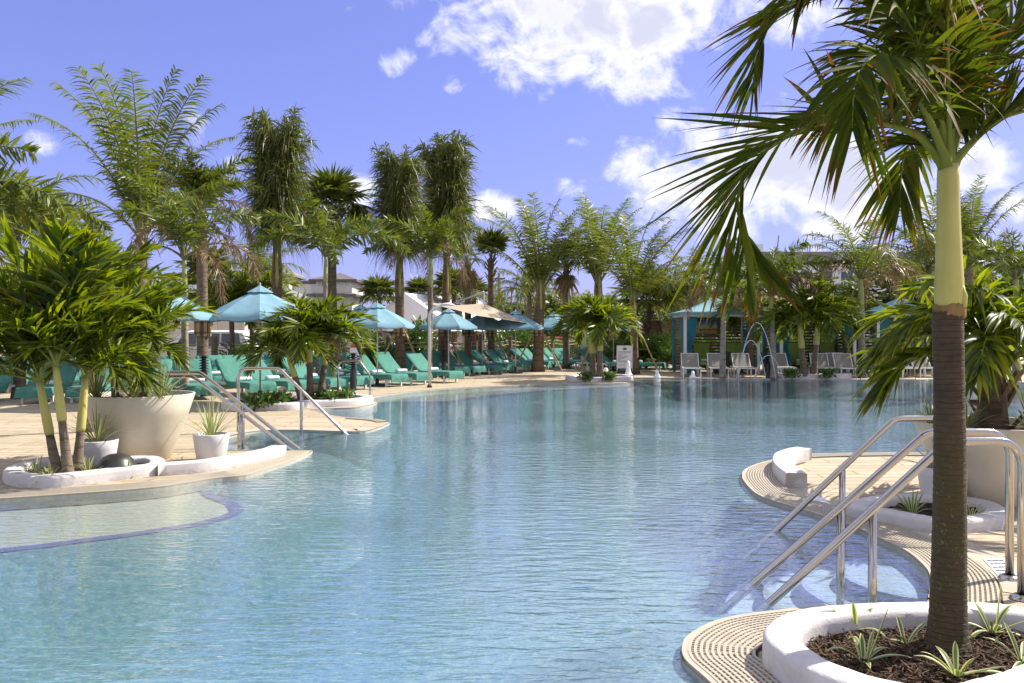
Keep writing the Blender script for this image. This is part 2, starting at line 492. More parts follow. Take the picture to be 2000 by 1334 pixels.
# printed sunset picture (flat print)
m, nt, b = mat('sunset_print')
t = nt.node('ShaderNodeTexCoord').outputs['Object']
sp = nt.node('ShaderNodeSeparateXYZ', i_0=t)
zz = nt.math('ADD', sp.outputs[2], nt.math('MULTIPLY', nt.math('SUBTRACT', nt.noise(nt.mapping(t, scale=(2, 1, 5)), 3.0, 4.0), 0.5), 0.22))
col = nt.ramp(nt.mapr(zz, -0.3, 0.3), [(0.0, (0.10, 0.06, 0.03)), (0.22, (0.75, 0.42, 0.12)), (0.38, (0.14, 0.08, 0.05)), (0.48, (0.95, 0.58, 0.08)), (0.58, (0.65, 0.60, 0.42)), (0.72, (0.24, 0.38, 0.55)), (1.0, (0.06, 0.10, 0.38))])
cl = nt.noise(nt.mapping(t, scale=(1.4, 1, 4)), 6.0, 4.0)
col = nt.mixc(nt.math('MULTIPLY', nt.mapr(cl, 0.58, 0.68), nt.mapr(sp.outputs[2], 0.0, 0.12)), col, (0.7, 0.5, 0.12))
nt.put(b.inputs['Base Color'], col)
b.inputs['Roughness'].default_value = 0.4


def M(n):
    return MATS[n]


# ------------------------------------------------------------------ mesh helpers
def gp(px, py, z=0.0):
    """photo pixel on the horizontal plane z -> world point"""
    d = (H - z) * FPX / (py - HOR)
    return Vector(((px - 1000.0) / FPX * d, d, z))


def at(px, py, d):
    """photo pixel at distance d -> world point"""
    return Vector(((px - 1000.0) / FPX * d, d, H + (HOR - py) / FPX * d))


class MB:
    def __init__(self):
        self.v = []
        self.f = []
        self.c = []

    def add(self, vs, fs, col=None):
        o = len(self.v)
        self.v.extend([tuple(p) for p in vs])
        self.f.extend([tuple(i + o for i in f) for f in fs])
        if col is not None:
            self.c.extend([col] * len(vs))

    def box(self, c, s, rz=0.0, m=None):
        x, y, z = s[0] / 2, s[1] / 2, s[2] / 2
        vs = [Vector((a, b_, d)) for d in (-z, z) for b_ in (-y, y) for a in (-x, x)]
        if m is None:
            m = Matrix.Rotation(rz, 3, 'Z')
        vs = [m @ p + Vector(c) for p in vs]
        self.add(vs, [(0, 2, 3, 1), (4, 5, 7, 6), (0, 1, 5, 4), (2, 6, 7, 3), (0, 4, 6, 2), (1, 3, 7, 5)])

    def bar(self, a, b_, w, h=None):
        a, b_ = Vector(a), Vector(b_)
        d = b_ - a
        q = d.to_track_quat('X', 'Z').to_matrix()
        self.box((a + b_) / 2, (d.length, w, h or w), m=q)

    def tube(self, pts, radii, seg=8, cap=True):
        pts = [Vector(p) for p in pts]
        if not hasattr(radii, '__len__'):
            radii = [radii] * len(pts)
        n = len(pts)
        tang = []
        for i in range(n):
            tang.append((pts[min(i + 1, n - 1)] - pts[max(i - 1, 0)]).normalized())
        ref = Vector((0, 0, 1)) if abs(tang[0].z) < 0.9 else Vector((1, 0, 0))
        u = tang[0].cross(ref).normalized()
        vs = []
        for i in range(n):
            u = (u - tang[i] * u.dot(tang[i])).normalized()
            w = tang[i].cross(u)
            for k in range(seg):
                a = 2 * math.pi * k / seg
                vs.append(pts[i] + (u * math.cos(a) + w * math.sin(a)) * radii[i])
        fs = []
        for i in range(n - 1):
            for k in range(seg):
                k2 = (k + 1) % seg
                fs.append((i * seg + k, i * seg + k2, (i + 1) * seg + k2, (i + 1) * seg + k))
        if cap:
            fs.append(tuple(range(seg - 1, -1, -1)))
            fs.append(tuple((n - 1) * seg + k for k in range(seg)))
        self.add(vs, fs)

    def lathe(self, prof, seg=24, c=(0, 0, 0)):
        vs, fs = [], []
        for r, z in prof:
            for k in range(seg):
                a = 2 * math.pi * k / seg
                vs.append((c[0] + r * math.cos(a), c[1] + r * math.sin(a), c[2] + z))
        for i in range(len(prof) - 1):
            for k in range(seg):
                k2 = (k + 1) % seg
                fs.append((i * seg + k, i * seg + k2, (i + 1) * seg + k2, (i + 1) * seg + k))
        self.add(vs, fs)

    def prism(self, poly, z0, z1):
        n = len(poly)
        vs = [(p[0], p[1], z0) for p in poly] + [(p[0], p[1], z1) for p in poly]
        fs = [(i, (i + 1) % n, n + (i + 1) % n, n + i) for i in range(n)]
        fs += [tuple(range(n - 1, -1, -1)), tuple(range(n, 2 * n))]
        self.add(vs, fs)

    def mesh(self, name, mat_=None, smooth=False):
        me = bpy.data.meshes.new(name)
        me.from_pydata(self.v, [], self.f)
        if mat_:
            me.materials.append(M(mat_))
        if smooth:
            me.polygons.foreach_set('use_smooth', [True] * len(me.polygons))
        me.update()
        return me

    def build(self, name, mat_, parent=None, smooth=False, loc=None):
        me = self.mesh(name, mat_, smooth)
        return link(name, me, parent, loc)


def link(name, me, parent=None, loc=None):
    o = bpy.data.objects.new(name, me)
    C.objects.link(o)
    if parent is not None:
        o.parent = parent
    if loc is not None:
        o.location = loc
    return o


def tag(o, label=None, cat=None, group=None, kind=None):
    if label:
        o['label'] = label
    if cat:
        o['category'] = cat
    if group:
        o['group'] = group
    if kind:
        o['kind'] = kind
    return o


def thing(name, label, cat, loc=(0, 0, 0), rz=0.0, group=None):
    o = bpy.data.objects.new(name, None)
    o.empty_display_size = 0.2
    C.objects.link(o)
    o.location = loc
    o.rotation_euler = (0, 0, rz)
    return tag(o, label, cat, group)


def kids(o):
    return [c for c in bpy.data.objects if c.parent == o]


def copy_tree(o, parent=None, ch=None):
    c = o.copy()
    C.objects.link(c)
    c.parent = parent
    for k in (ch[o.name] if ch and o.name in ch else kids(o)):
        copy_tree(k, c, ch)
    return c


def catmull(pts, step=0.1, closed=False):
    pts = [Vector(p) for p in pts]
    n = len(pts)
    out = []
    rng = range(n) if closed else range(n - 1)
    for i in rng:
        p1, p2 = pts[i], pts[(i + 1) % n]
        p0 = pts[(i - 1) % n] if closed or i > 0 else p1 * 2 - p2
        p3 = pts[(i + 2) % n] if closed or i + 2 < n else p2 * 2 - p1
        k = max(2, int((p2 - p1).length / step))
        for j in range(k):
            t = j / k
            out.append(0.5 * ((2 * p1) + (p2 - p0) * t + (2 * p0 - 5 * p1 + 4 * p2 - p3) * t * t + (3 * p1 - p0 - 3 * p2 + p3) * t ** 3))
    if not closed:
        out.append(pts[-1].copy())
    return out


def resample(pts, step):
    pts = [Vector(p) for p in pts]
    out = [pts[0]]
    acc = 0.0
    for a, b_ in zip(pts[:-1], pts[1:]):
        L = (b_ - a).length
        if L < 1e-6:
            continue
        d = step - acc
        while d <= L:
            out.append(a.lerp(b_, d / L))
            d += step
        acc = (acc + L) % step
    return out


def offset(pts, dist, closed=False):
    """offset a polyline in XY to its left (+) / right (-)"""
    n = len(pts)
    out = []
    for i in range(n):
        a = pts[(i - 1) % n] if closed or i > 0 else pts[i]
        b_ = pts[(i + 1) % n] if closed or i < n - 1 else pts[i]
        t = (b_ - a)
        t.z = 0
        t.normalize()
        out.append(Vector((pts[i].x - t.y * dist, pts[i].y + t.x * dist, pts[i].z)))
    return out


def sheet(name, polys, z, mat_, kind='structure', parent=None):
    """flat sheet, first polygon outer, the others holes"""
    pl = [[Vector((p[0], p[1], 0)) for p in q] for q in polys]
    tris = geometry.tessellate_polygon(pl)
    vs = [(p.x, p.y, z) for q in pl for p in q]
    fs = []
    for a, b_, c in tris:
        pa, pb, pc = vs[a], vs[b_], vs[c]
        cr = (pb[0] - pa[0]) * (pc[1] - pa[1]) - (pb[1] - pa[1]) * (pc[0] - pa[0])
        fs.append((a, b_, c) if cr > 0 else (a, c, b_))
    me = bpy.data.meshes.new(name)
    me.from_pydata(vs, [], fs)
    me.materials.append(M(mat_))
    o = link(name, me, parent)
    if kind and parent is None:
        o['kind'] = kind
    return o


# ------------------------------------------------------------------ pool outline (water edge, counter-clockwise from near right)
def G(*pp):
    return [gp(a, b_) for a, b_ in pp]


near_lobe = [Vector((1.25, 0.6, 0)), Vector((1.28, 1.8, 0)), Vector((1.05, 2.7, 0)), Vector((0.90, 3.15, 0))] + \
    G((1384, 1334), (1335, 1289), (1333, 1261), (1345, 1243), (1387, 1219), (1440, 1205), (1527, 1194), (1632, 1184), (1811, 1179))
alcove = G((1811, 1179), (1816, 1126), (1795, 1098), (1766, 1076), (1719, 1054), (1672, 1032), (1609, 1010), (1558, 994), (1514, 981),
           (1477, 966), (1455, 944), (1449, 931), (1455, 918), (1483, 906), (1533, 894), (1584, 888), (1735, 885), (1823, 885)) + \
    [Vector((7.0, 10.3, 0)), Vector((9.0, 11.0, 0)), Vector((12.5, 13.5, 0)), Vector((15.5, 18, 0))]
far_r = [Vector((15.5, 18, 0)), Vector((16.6, 22, 0)), Vector((16.3, 25.6, 0)), Vector((14.5, 27.2, 0))] + \
    G((1800, 741.5), (1700, 741), (1600, 740), (1480, 739.5), (1380, 738.5), (1290, 737), (1230, 737))
far_b = G((1230, 737), (1235, 746), (1180, 748.5), (1116, 748), (1020, 752), (924, 756), (828, 762), (764, 769), (730, 775), (727, 784))
tong1 = G((727, 784), (736, 786.5), (702, 795), (650, 797), (615, 799.5), (603, 801), (618, 804), (647, 811), (700, 817), (738, 820), (761, 825.5))
tong2 = G((761, 825.5), (742, 834), (713, 842), (666, 842.5), (590, 840), (533, 840), (495, 843), (457, 850), (430, 858), (415, 868), (432, 877),
          (476, 878.5), (552, 880), (610, 879))
left_e = G((610, 879), (600, 887), (571, 900), (533, 913), (480, 929), (416, 936), (320, 951), (224, 960), (112, 968), (0, 975.5), (-120, 981)) + \
    [Vector((-6.5, 6.95, 0)), Vector((-8.0, 6.0, 0)), Vector((-9.0, 3.5, 0)), Vector((-8.6, 0.5, 0)), Vector((-6.5, -1.5, 0)), Vector((-2.0, -2.0, 0)),
     Vector((0.6, -1.2, 0)), Vector((1.25, 0.6, 0))]
segs = [catmull(s, 0.08) for s in (near_lobe, alcove, far_r, far_b, tong1, tong2, left_e)]
POOL = []
for s in segs:
    POOL += s[:-1]

EXT = [(-45, -6), (60, -6), (60, 60), (-45, 60)]
deck = sheet('deck', [EXT, POOL], 0.0, 'deck_concrete')
ground = sheet('ground', [[(-1500, -1500), (1500, -1500), (1500, 1500), (-1500, 1500)], EXT], -0.01, 'asphalt')
WZ = -0.022
water = sheet('pool_water', [POOL], WZ, 'pool_water')
# blue waterline tile band
n = len(POOL)
mb = MB()
inn = offset(POOL, 0.004, True)
mb.add([(p.x, p.y, -0.004) for p in inn] + [(p.x, p.y, -0.10) for p in inn], [(i, (i + 1) % n, n + (i + 1) % n, n + i) for i in range(n)])
mb.build('waterline_tile', 'shelf_plaster')['kind'] = 'structure'


LOW = []


def shelf(name, poly, edge, z, matn, trim=0.12):
    """shallow ledge: top sheet, face down to the floor and blue tile nosing along its open edge"""
    LOW.append(np.array([(p.x, p.y) for p in poly]))
    top = sheet(name, [poly], z, matn)
    mb = MB()
    k = len(edge)
    low = offset(edge, -1.1)
    mb.add([(p.x, p.y, z) for p in edge] + [(p.x, p.y, -0.5) for p in low], [(i, i + 1, k + i + 1, k + i) for i in range(k - 1)])
    f = mb.build('shelf_face', 'pool_plaster', top)
    mb = MB()
    e2 = offset(edge, trim)
    e3 = offset(edge, -0.006)
    k = len(edge)
    mb.add([(p.x, p.y, z + 0.006) for p in e2] + [(p.x, p.y, z + 0.006) for p in e3] + [(p.x, p.y, z - 0.1) for p in e3],
           [(i, i + 1, k + i + 1, k + i) for i in range(k - 1)] + [(k + i, k + i + 1, 2 * k + i + 1, 2 * k + i) for i in range(k - 1)])
    mb.build('tile_nosing', 'tile_blue', top)
    return top


ZS = -0.11


def GZ(z, *pp):
    return [gp(a, b_, z) for a, b_ in pp]


# left tanning shelf
edge = GZ(ZS, (-160, 1102), (0, 1080), (96, 1069), (160, 1060), (256, 1048), (352, 1033), (400, 1025), (454, 1010), (474, 998), (468, 987), (446, 977),
          (422, 968), (415, 957), (424, 945)) + [gp(452, 934, ZS)]
edge = catmull([Vector((-7.9, 5.9, ZS))] + edge, 0.08)
bank = [p for p in segs[6][:-1]]
# bank part between the shelf start and end
i0 = min(range(len(bank)), key=lambda i: (bank[i].xy - edge[-1].xy).length)
i1 = min(range(len(bank)), key=lambda i: (bank[i].xy - edge[0].xy).length)
poly = edge + [p for p in bank[i0 + 1:i1]]
shelf('tanning_shelf', poly, edge, ZS, 'shelf_plaster')

# far beach-entry shelf
ZB = -0.07
edge = catmull(GZ(ZB, (738, 793), (764, 787), (830, 786), (892, 785), (940, 778), (988, 772), (1084, 764), (1228, 756), (1300, 747.5), (1500, 745), (1700, 745.5)), 0.15)
bank = segs[2][:-1] + segs[3][:-1]
i0 = min(range(len(bank)), key=lambda i: (bank[i].xy - edge[-1].xy).length)
i1 = min(range(len(bank)), key=lambda i: (bank[i].xy - edge[0].xy).length)
shelf('beach_shelf', edge + [p for p in bank[i0 + 1:i1]], edge, ZB, 'shelf_plaster', 0.3)

# entry steps in the near right alcove and in the left inlet
def steps(name, ctr, radii, zs, mats, a0, a1):
    for k, (rr, z) in enumerate(zip(radii, zs)):
        arc = [Vector((ctr[0] + rr * math.cos(a0 + (a1 - a0) * i / 48), ctr[1] + rr * 0.92 * math.sin(a0 + (a1 - a0) * i / 48), z)) for i in range(49)]
        poly = arc
        top = sheet(name, [poly], z, mats)
        mb = MB()
        q = len(arc)
        mb.add([(p.x, p.y, z) for p in arc] + [(p.x, p.y, z - 0.11) for p in arc], [(i, i + 1, q + i + 1, q + i) for i in range(q - 1)])
        mb.build('riser', mats, top)
        mb = MB()
        e2 = offset(arc, 0.035)
        e3 = offset(arc, -0.004)
        mb.add([(p.x, p.y, z + 0.004) for p in e2] + [(p.x, p.y, z + 0.004) for p in e3] + [(p.x, p.y, z - 0.05) for p in e3],
               [(i, i + 1, q + i + 1, q + i) for i in range(q - 1)] + [(q + i, q + i + 1, 2 * q + i + 1, 2 * q + i) for i in range(q - 1)])
        mb.build('tile_nosing', 'step_tile', top)


steps('pool_step', (2.75, 5.25), (0.55, 0.80, 1.05, 1.3), (-0.10, -0.19, -0.28, -0.37), 'step_plaster', R(90), R(248))
steps('pool_step', (-4.25, 11.25), (0.5, 0.8, 1.1), (-0.1, -0.21, -0.32), 'step_plaster', R(-92), R(88))


# pool floor: one dished sheet that rises towards the edges
def inside(poly, X, Y):
    c = np.zeros(X.shape, bool)
    x1, y1 = poly[:, 0], poly[:, 1]
    x2, y2 = np.roll(x1, -1), np.roll(y1, -1)
    for a, b_, c_, d_ in zip(x1, y1, x2, y2):
        if b_ != d_:
            c ^= ((b_ > Y) != (d_ > Y)) & (X < (c_ - a) * (Y - b_) / (d_ - b_) + a)
    return c


gx, gy = np.arange(-9.6, 17.4, .13), np.arange(-2.6, 28.6, .13)
X, Y = np.meshgrid(gx, gy)
P_ = np.array([(p.x, p.y) for p in POOL])
ins = inside(P_, X, Y)
dist = np.full(X.shape, 1e9)
for a, b_ in P_:
    dist = np.minimum(dist, (X - a) ** 2 + (Y - b_) ** 2)
dist = np.sqrt(dist)
q = np.clip(dist / 1.25, 0, 1)
Zf = np.where(ins, -.035 - .465 * q * q * (3 - 2 * q), -.035)
for lp in LOW:
    Zf = np.where(inside(lp, X, Y), -.5, Zf)
for cx_, cy_, rr_ in ((2.75, 5.25, 1.28), (-4.25, 11.25, 1.08)):
    Zf = np.where((X - cx_) ** 2 + ((Y - cy_) / .92) ** 2 < rr_ ** 2, -.45, Zf)
keep = ins | (dist < .35)
idx = np.arange(X.size).reshape(X.shape)
kk = keep[:-1, :-1] | keep[1:, :-1] | keep[:-1, 1:] | keep[1:, 1:]
F_ = np.stack([idx[:-1, :-1], idx[:-1, 1:], idx[1:, 1:], idx[1:, :-1]], -1)[kk]
me = bpy.data.meshes.new('pool_floor')
me.from_pydata(np.stack([X, Y, Zf], -1).reshape(-1, 3).tolist(), [], F_.tolist())
me.materials.append(M('pool_plaster'))
me.polygons.foreach_set('use_smooth', [True] * len(me.polygons))
link('pool_floor', me)['kind'] = 'structure'

# ------------------------------------------------------------------ overflow grates and coping
def strip(pts_a, pts_b, z):
    k = len(pts_a)
    return [(p.x, p.y, z) for p in pts_a] + [(p.x, p.y, z) for p in pts_b], [(i, i + 1, k + i + 1, k + i) for i in range(k - 1)]


def grate(label, edge, width, rows, side, rib=0.022, lip=0.03):
    """perforated overflow grating along the water edge: curved slats over a dark channel"""
    g = thing('overflow_grate', label, 'grate')
    e = resample(edge, 0.05)
    pitch = (width - lip) / rows
    mb = MB()
    v, f = strip(offset(e, side * lip), offset(e, side * width), 0.004)
    mb.add(v, f if side < 0 else [tuple(reversed(q)) for q in f])
    mb.build('channel', 'grate_dark', g)
    mb = MB()
    a_, b2 = offset(e, side * 0.001), offset(e, side * lip)
    v, f = strip(a_, b2, 0.012)
    mb.add(v, f)
    v, f = strip(a_, a_, 0.012)
    k = len(a_)
    mb.add([(p.x, p.y, 0.012) for p in a_] + [(p.x, p.y, -0.03) for p in a_], [(i, i + 1, k + i + 1, k + i) for i in range(k - 1)])
    mb.build('rim', 'grate_plastic', g)
    for r in range(rows):
        o0 = lip + r * pitch + 0.0
        o1 = o0 + pitch * 0.52
        pa, pb = offset(e, side * o0), offset(e, side * o1)
        mb = MB()
        k = len(pa)
        mb.add([(p.x, p.y, 0.004) for p in pa] + [(p.x, p.y, 0.015) for p in pa] + [(p.x, p.y, 0.015) for p in pb] + [(p.x, p.y, 0.004) for p in pb],
               [(j * k + i, j * k + i + 1, (j + 1) * k + i + 1, (j + 1) * k + i) for j in range(3) for i in range(k - 1)])
        mb.build('slat', 'grate_plastic', g)
    if rib:
        er = resample(edge, rib)
        oa, ob = offset(er, side * (lip + 0.004)), offset(er, side * (width - 0.012))
        mb = MB()
        for a, b_ in zip(oa, ob):
            mb.bar((a.x, a.y, 0.009), (b_.x, b_.y, 0.009), 0.008, 0.007)
        rb = mb.build('cross_ribs', 'grate_plastic', g)
        rb['kind'] = 'stuff'
    return g


def between(seg, p0, p1):
    i = min(range(len(seg)), key=lambda k: (seg[k].xy - p0.xy).length)
    j = min(range(len(seg)), key=lambda k: (seg[k].xy - p1.xy).length)
    return seg[i:j + 1]


grate('curved beige overflow grate round the near white planter bed', between(segs[0], Vector((1.05, 2.7, 0)), gp(1640, 1184)), 0.35, 12, -1, 0.03)
grate('curved beige overflow grate along the step alcove under the three rails', between(segs[1], gp(1813, 1172), gp(1520, 897)), 0.37, 13, -1, 0.03)
grate('straight far-side grate of the right island behind its white kerb', between(segs[1], gp(1560, 890), Vector((7, 10.3, 0))), 0.26, 7, -1, 0.05)
grate('beige overflow grate along the tanning shelf in front of the long white kerb', between(segs[6], gp(604, 884), Vector((-6.5, 6.95, 0))), 0.36, 11, -1, 0.05)
grate('short grate at the pointed tip of the deck tongue beside the single rail', between(segs[4], gp(690, 816), gp(758, 824)), 0.2, 5, -1, 0.08)

# smooth concrete coping outside the alcove grate
e = between(segs[1], gp(1814, 1140), gp(1470, 950))
e = resample(e, 0.05)
v, f = strip(offset(e, -0.375), offset(e, -0.60), 0.004)
mb = MB()
mb.add(v, f)
mb.build('coping_strip', 'coping')['kind'] = 'structure'
e = resample(between(segs[5], gp(740, 835), gp(440, 856)), 0.08)
v, f = strip(offset(e, -0.01), offset(e, -0.32), 0.004)
mb = MB()
mb.add(v, f)
mb.build('coping_strip', 'coping')['kind'] = 'structure'

# ------------------------------------------------------------------ white stucco kerbs and planting beds
def kerb_mesh(path, width, hgt, closed, rnd=0.45, wob=0.004):
    prof = [(-0.52, 0.0), (-0.5, 0.70), (-0.465, 0.89), (-0.36, 0.985), (0.0, 1.0), (0.36, 0.985), (0.465, 0.89), (0.5, 0.70), (0.52, 0.0)] if rnd > .3 else \
        [(-0.5, 0.0), (-0.5, 0.93), (-0.475, 0.985), (-0.44, 1.0), (0.0, 1.0), (0.44, 1.0), (0.475, 0.985), (0.5, 0.93), (0.5, 0.0)]
    cols = []
    for u, w in prof:
        q = offset(path, u * width, closed)
        cols.append([(p.x + RNG.normal(0, wob), p.y + RNG.normal(0, wob), w * hgt + (RNG.normal(0, wob * .6) if w > 0 else 0)) for p in q])
    k = len(path)
    vs = [cols[j][i] for j in range(len(prof)) for i in range(k)]
    fs = []
    for j in range(len(prof) - 1):
        for i in range(k if closed else k - 1):
            i2 = (i + 1) % k
            fs.append((j * k + i, (j + 1) * k + i, (j + 1) * k + i2, j * k + i2))
    if not closed:
        fs.append(tuple(j * k for j in range(len(prof))))
        fs.append(tuple(j * k + k - 1 for j in reversed(range(len(prof)))))
    return vs, fs


def bed(label, path, width, hgt, soil=0.05, rough=0.012, res=0.06, rings=9, chips=0):
    b_ = thing('planter_bed', label, 'planter')
    path = catmull(path, res, True)
    vs, fs = kerb_mesh(path, width, hgt, True, .45, .0014)
    mb = MB()
    mb.add(vs, fs)
    mb.build('kerb', 'white_stucco', b_, smooth=True)
    # soil as a bumpy fan
    inn = offset(path, 0.0, True)
    c = sum(inn, Vector((0, 0, 0))) / len(inn)
    vs, fs = [], []
    k = len(inn)
    for r in range(rings):
        t = 1 - r / rings
        for p in inn:
            q = c.lerp(p, t)
            vs.append((q.x, q.y, soil + (RNG.normal(0, rough) if 0 < r else 0) + 0.02 * (1 - t)))
    for r in range(rings - 1):
        for i in range(k):
            i2 = (i + 1) % k
            fs.append((r * k + i, r * k + i2, (r + 1) * k + i2, (r + 1) * k + i))
    fs.append(tuple((rings - 1) * k + i for i in range(k)))
    mb = MB()
    mb.add(vs, fs)
    mb.build('soil', 'mulch', b_)
    if chips:
        mb = MB()
        for _ in range(chips):
            q = c.lerp(random.choice(inn), .86 * math.sqrt(random.random()))
            L = random.uniform(.008, .034)
            a = random.uniform(0, 3.14)
            e = random.uniform(-.5, .5)
            d_ = Vector((math.cos(a) * math.cos(e), math.sin(a) * math.cos(e), math.sin(e))) * L
            z = soil + random.uniform(.008, .035)
            mb.bar(Vector((q.x, q.y, z)) - d_, Vector((q.x, q.y, z)) + d_, random.uniform(.003, .009), .004)
        o = mb.build('mulch_chips', 'mulch_chip', b_)
        o['kind'] = 'stuff'
    return b_


def V2(*pp):
    return [Vector((a, b_, 0)) for a, b_ in pp]


# outlines run along the kerb's centre line, anticlockwise
inner = V2((1.32, 3.65), (1.305, 3.5), (1.37, 3.29), (1.59, 3.12), (1.84, 3.18), (2.14, 3.34), (2.56, 3.66), (2.45, 3.90), (1.975, 3.93), (1.51, 3.84))
bed('white stucco planter bed of dark mulch at the foot of the mossy palm', offset(catmull(inner, 0.06, True), -0.08, True), 0.165, 0.14, 0.03, 0.011, .045, 26, 2600)
bed('low white kerb bed in front of the cream pot, between rails and pot', [gp(*p) for p in ((1672, 1008), (1735, 1020), (1817, 1036), (1889, 1035), (1945, 1024), (1925, 1003), (1850, 990), (1740, 990))][::1], 0.17, 0.10, 0.03)
bed('long white bed with three slim palms and a black dome', [gp(*p) for p in ((25, 940), (62, 950), (115, 949), (217, 937), (300, 926), (292, 912), (200, 915), (100, 918), (45, 926))], 0.17, 0.12, 0.05)
bed('white bed under the palm trio beside the single bent rail', [gp(*p) for p in ((450, 800), (560, 801), (600, 796), (690, 792), (716, 785), (650, 780), (560, 784), (470, 790))], 0.25, 0.15, 0.08, res=0.12)
bed('low white bed holding the double palm at the beach entry', [gp(*p) for p in ((1119, 744.5), (1170, 745), (1224, 743.5), (1222, 740), (1170, 738.5), (1120, 741))], 0.3, 0.15, 0.08, res=0.2)
bed('white bed under the twin palms in front of the cabanas', [gp(*p) for p in ((1525, 738), (1590, 739), (1648, 739), (1648, 735.5), (1590, 734.5), (1525, 735))], 0.3, 0.17, 0.08, res=0.2)


def kerb(label, path, width, hgt, res=0.08):
    vs, fs = kerb_mesh(catmull(path, res), width, hgt, False, 0.1, 0.0022)
    mb = MB()
    mb.add(vs, fs)
    o = mb.build('kerb', 'white_stucco', None, smooth=True)
    tag(o, label, 'kerb')
    return o


kerb('long white kerb curving from the three-palm bed to the rails', [gp(*p) for p in ((310, 927), (345, 925), (400, 920), (470, 908), (520, 897), (545, 888))], 0.2, 0.12)
kerb('short curved white kerb end on the right island', [gp(*p) for p in ((1556, 953), (1540, 940), (1528, 925), (1530, 912), (1545, 903), (1570, 897))], 0.2, 0.145)

# depth-marker tile set in the coping beside the right rails
tl = thing('marker_tile', 'white depth marker tile with dark print by the rail foot', 'tile', gp(1952, 1110, 0.006))
mb = MB()
q = [gp(1919, 1093), gp(1962, 1093), gp(1990, 1128), gp(1952, 1130)]
o_ = tl.location
mb.add([(p.x - o_.x, p.y - o_.y, 0.002) for p in q], [(3, 2, 1, 0)])
mb.build('plate', 'sign_white', tl)
for k in range(5):
    t0 = 0.14 + k * 0.18
    a = q[0].lerp(q[3], t0)
    b_ = q[1].lerp(q[2], t0)
    for s0, s1 in ((0.12, 0.30), (0.36, 0.62), (0.68, 0.86)):
        mb = MB()
        pa, pb = a.lerp(b_, s0), a.lerp(b_, s1)
        mb.bar((pa.x - o_.x, pa.y - o_.y, 0.0045), (pb.x - o_.x, pb.y - o_.y, 0.0045), 0.018, 0.002)
        mb.build('printed_mark', 'sign_text', tl)
tile2 = sheet('marker_tile', [[gp(1574, 969), gp(1592, 966), gp(1627, 988), gp(1608, 994)]], 0.0075, 'sign_white', None)
tag(tile2, 'white marker tile on the coping beside the short curved kerb end', 'tile')


# ------------------------------------------------------------------ foliage generators
def np_mesh(name, V, F, COL, mat_, smooth=False):
    me = bpy.data.meshes.new(name)
    me.vertices.add(len(V))
    me.vertices.foreach_set('co', np.asarray(V, dtype=np.float32).ravel())
    F = np.asarray(F, dtype=np.int32)
    k = F.shape[1]
    me.loops.add(F.size)
    me.loops.foreach_set('vertex_index', F.ravel())
    me.polygons.add(len(F))
    me.polygons.foreach_set('loop_start', np.arange(0, F.size, k, dtype=np.int32))
    me.polygons.foreach_set('loop_total', np.full(len(F), k, dtype=np.int32))
    if smooth:
        me.polygons.foreach_set('use_smooth', np.ones(len(F), dtype=bool))
    a = me.attributes.new('pc', 'FLOAT_COLOR', 'POINT')
    a.data.foreach_set('color', np.asarray(COL, dtype=np.float32).ravel())
    me.materials.append(M(mat_))
    me.update()
    me.validate()
    return me


def nrm(a):
    return a / np.maximum(np.linalg.norm(a, axis=-1, keepdims=True), 1e-9)


def blades(P, D, W, N, L, WD, segs, droop, nv=2, fold=0.25, prof=None, rnd=None, curl=None):
    """many leaf blades at once. P base, D direction, W width dir, N normal, L length, WD width, droop (n,)"""
    n = len(P)
    u = np.linspace(0, 1, segs + 1)
    if prof is None:
        pw = np.clip(np.minimum(0.35 + 2.6 * u, 1.0) * np.minimum((1 - u) * 2.0 + 0.03, 1.0), 0.03, 1)
    else:
        pw = np.interp(u, prof[0], prof[1])
    pos = P[:, None, :] + D[:, None, :] * (L[:, None] * u)[:, :, None]
    g = np.zeros((n, segs + 1, 3))
    g[:, :, 2] = -(droop * L)[:, None] * (u ** 2)[None, :]
    # keep length roughly constant when drooping
    pos = pos + g
    if curl is not None:
        pos = pos + curl[:, None, :] * (L[:, None] * u[None, :] ** 2)[:, :, None]
    wd = W[:, None, :] * (WD[:, None] * pw[None, :])[:, :, None] * 0.5
    if nv == 2:
        V = np.stack([pos - wd, pos + wd], axis=2)
        al = np.array([1.0, 1.0])
    else:
        V = np.stack([pos - wd, pos - N[:, None, :] * (WD[:, None] * pw[None, :] * fold)[:, :, None], pos + wd], axis=2)
        al = np.array([1.0, 0.0, 1.0])
    if rnd is None:
        rnd = RNG.random(n)
    col = np.zeros((n, segs + 1, nv, 4))
    col[..., 0] = u[None, :, None]
    col[..., 1] = rnd[:, None, None]
    col[..., 3] = al[None, None, :]
    idx = np.arange(n * (segs + 1) * nv).reshape(n, segs + 1, nv)
    F = []
    for j in range(nv - 1):
        F.append(np.stack([idx[:, :-1, j], idx[:, 1:, j], idx[:, 1:, j + 1], idx[:, :-1, j + 1]], axis=-1).reshape(-1, 4))
    return V.reshape(-1, 3), np.concatenate(F), col.reshape(-1, 4)


def stalk(pts, radii, seg=5, kind=1.0, rnd=0.5):
    mb = MB()
    mb.tube([Vector(p) for p in pts], list(radii), seg, cap=False)
    V = np.array(mb.v)
    F = np.array(mb.f)
    col = np.zeros((len(V), 4))
    col[:, 1] = rnd
    col[:, 2] = kind
    return V, F, col


class Fol:
    def __init__(self):
        self.V, self.F, self.C, self.n = [], [], [], 0

    def add(self, t):
        V, F, c = t
        self.V.append(V)
        self.F.append(F + self.n)
        self.C.append(c)
        self.n += len(V)

    def mesh(self, name, mat_, smooth=True):
        return np_mesh(name, np.concatenate(self.V), np.concatenate(self.F), np.concatenate(self.C), mat_, smooth)


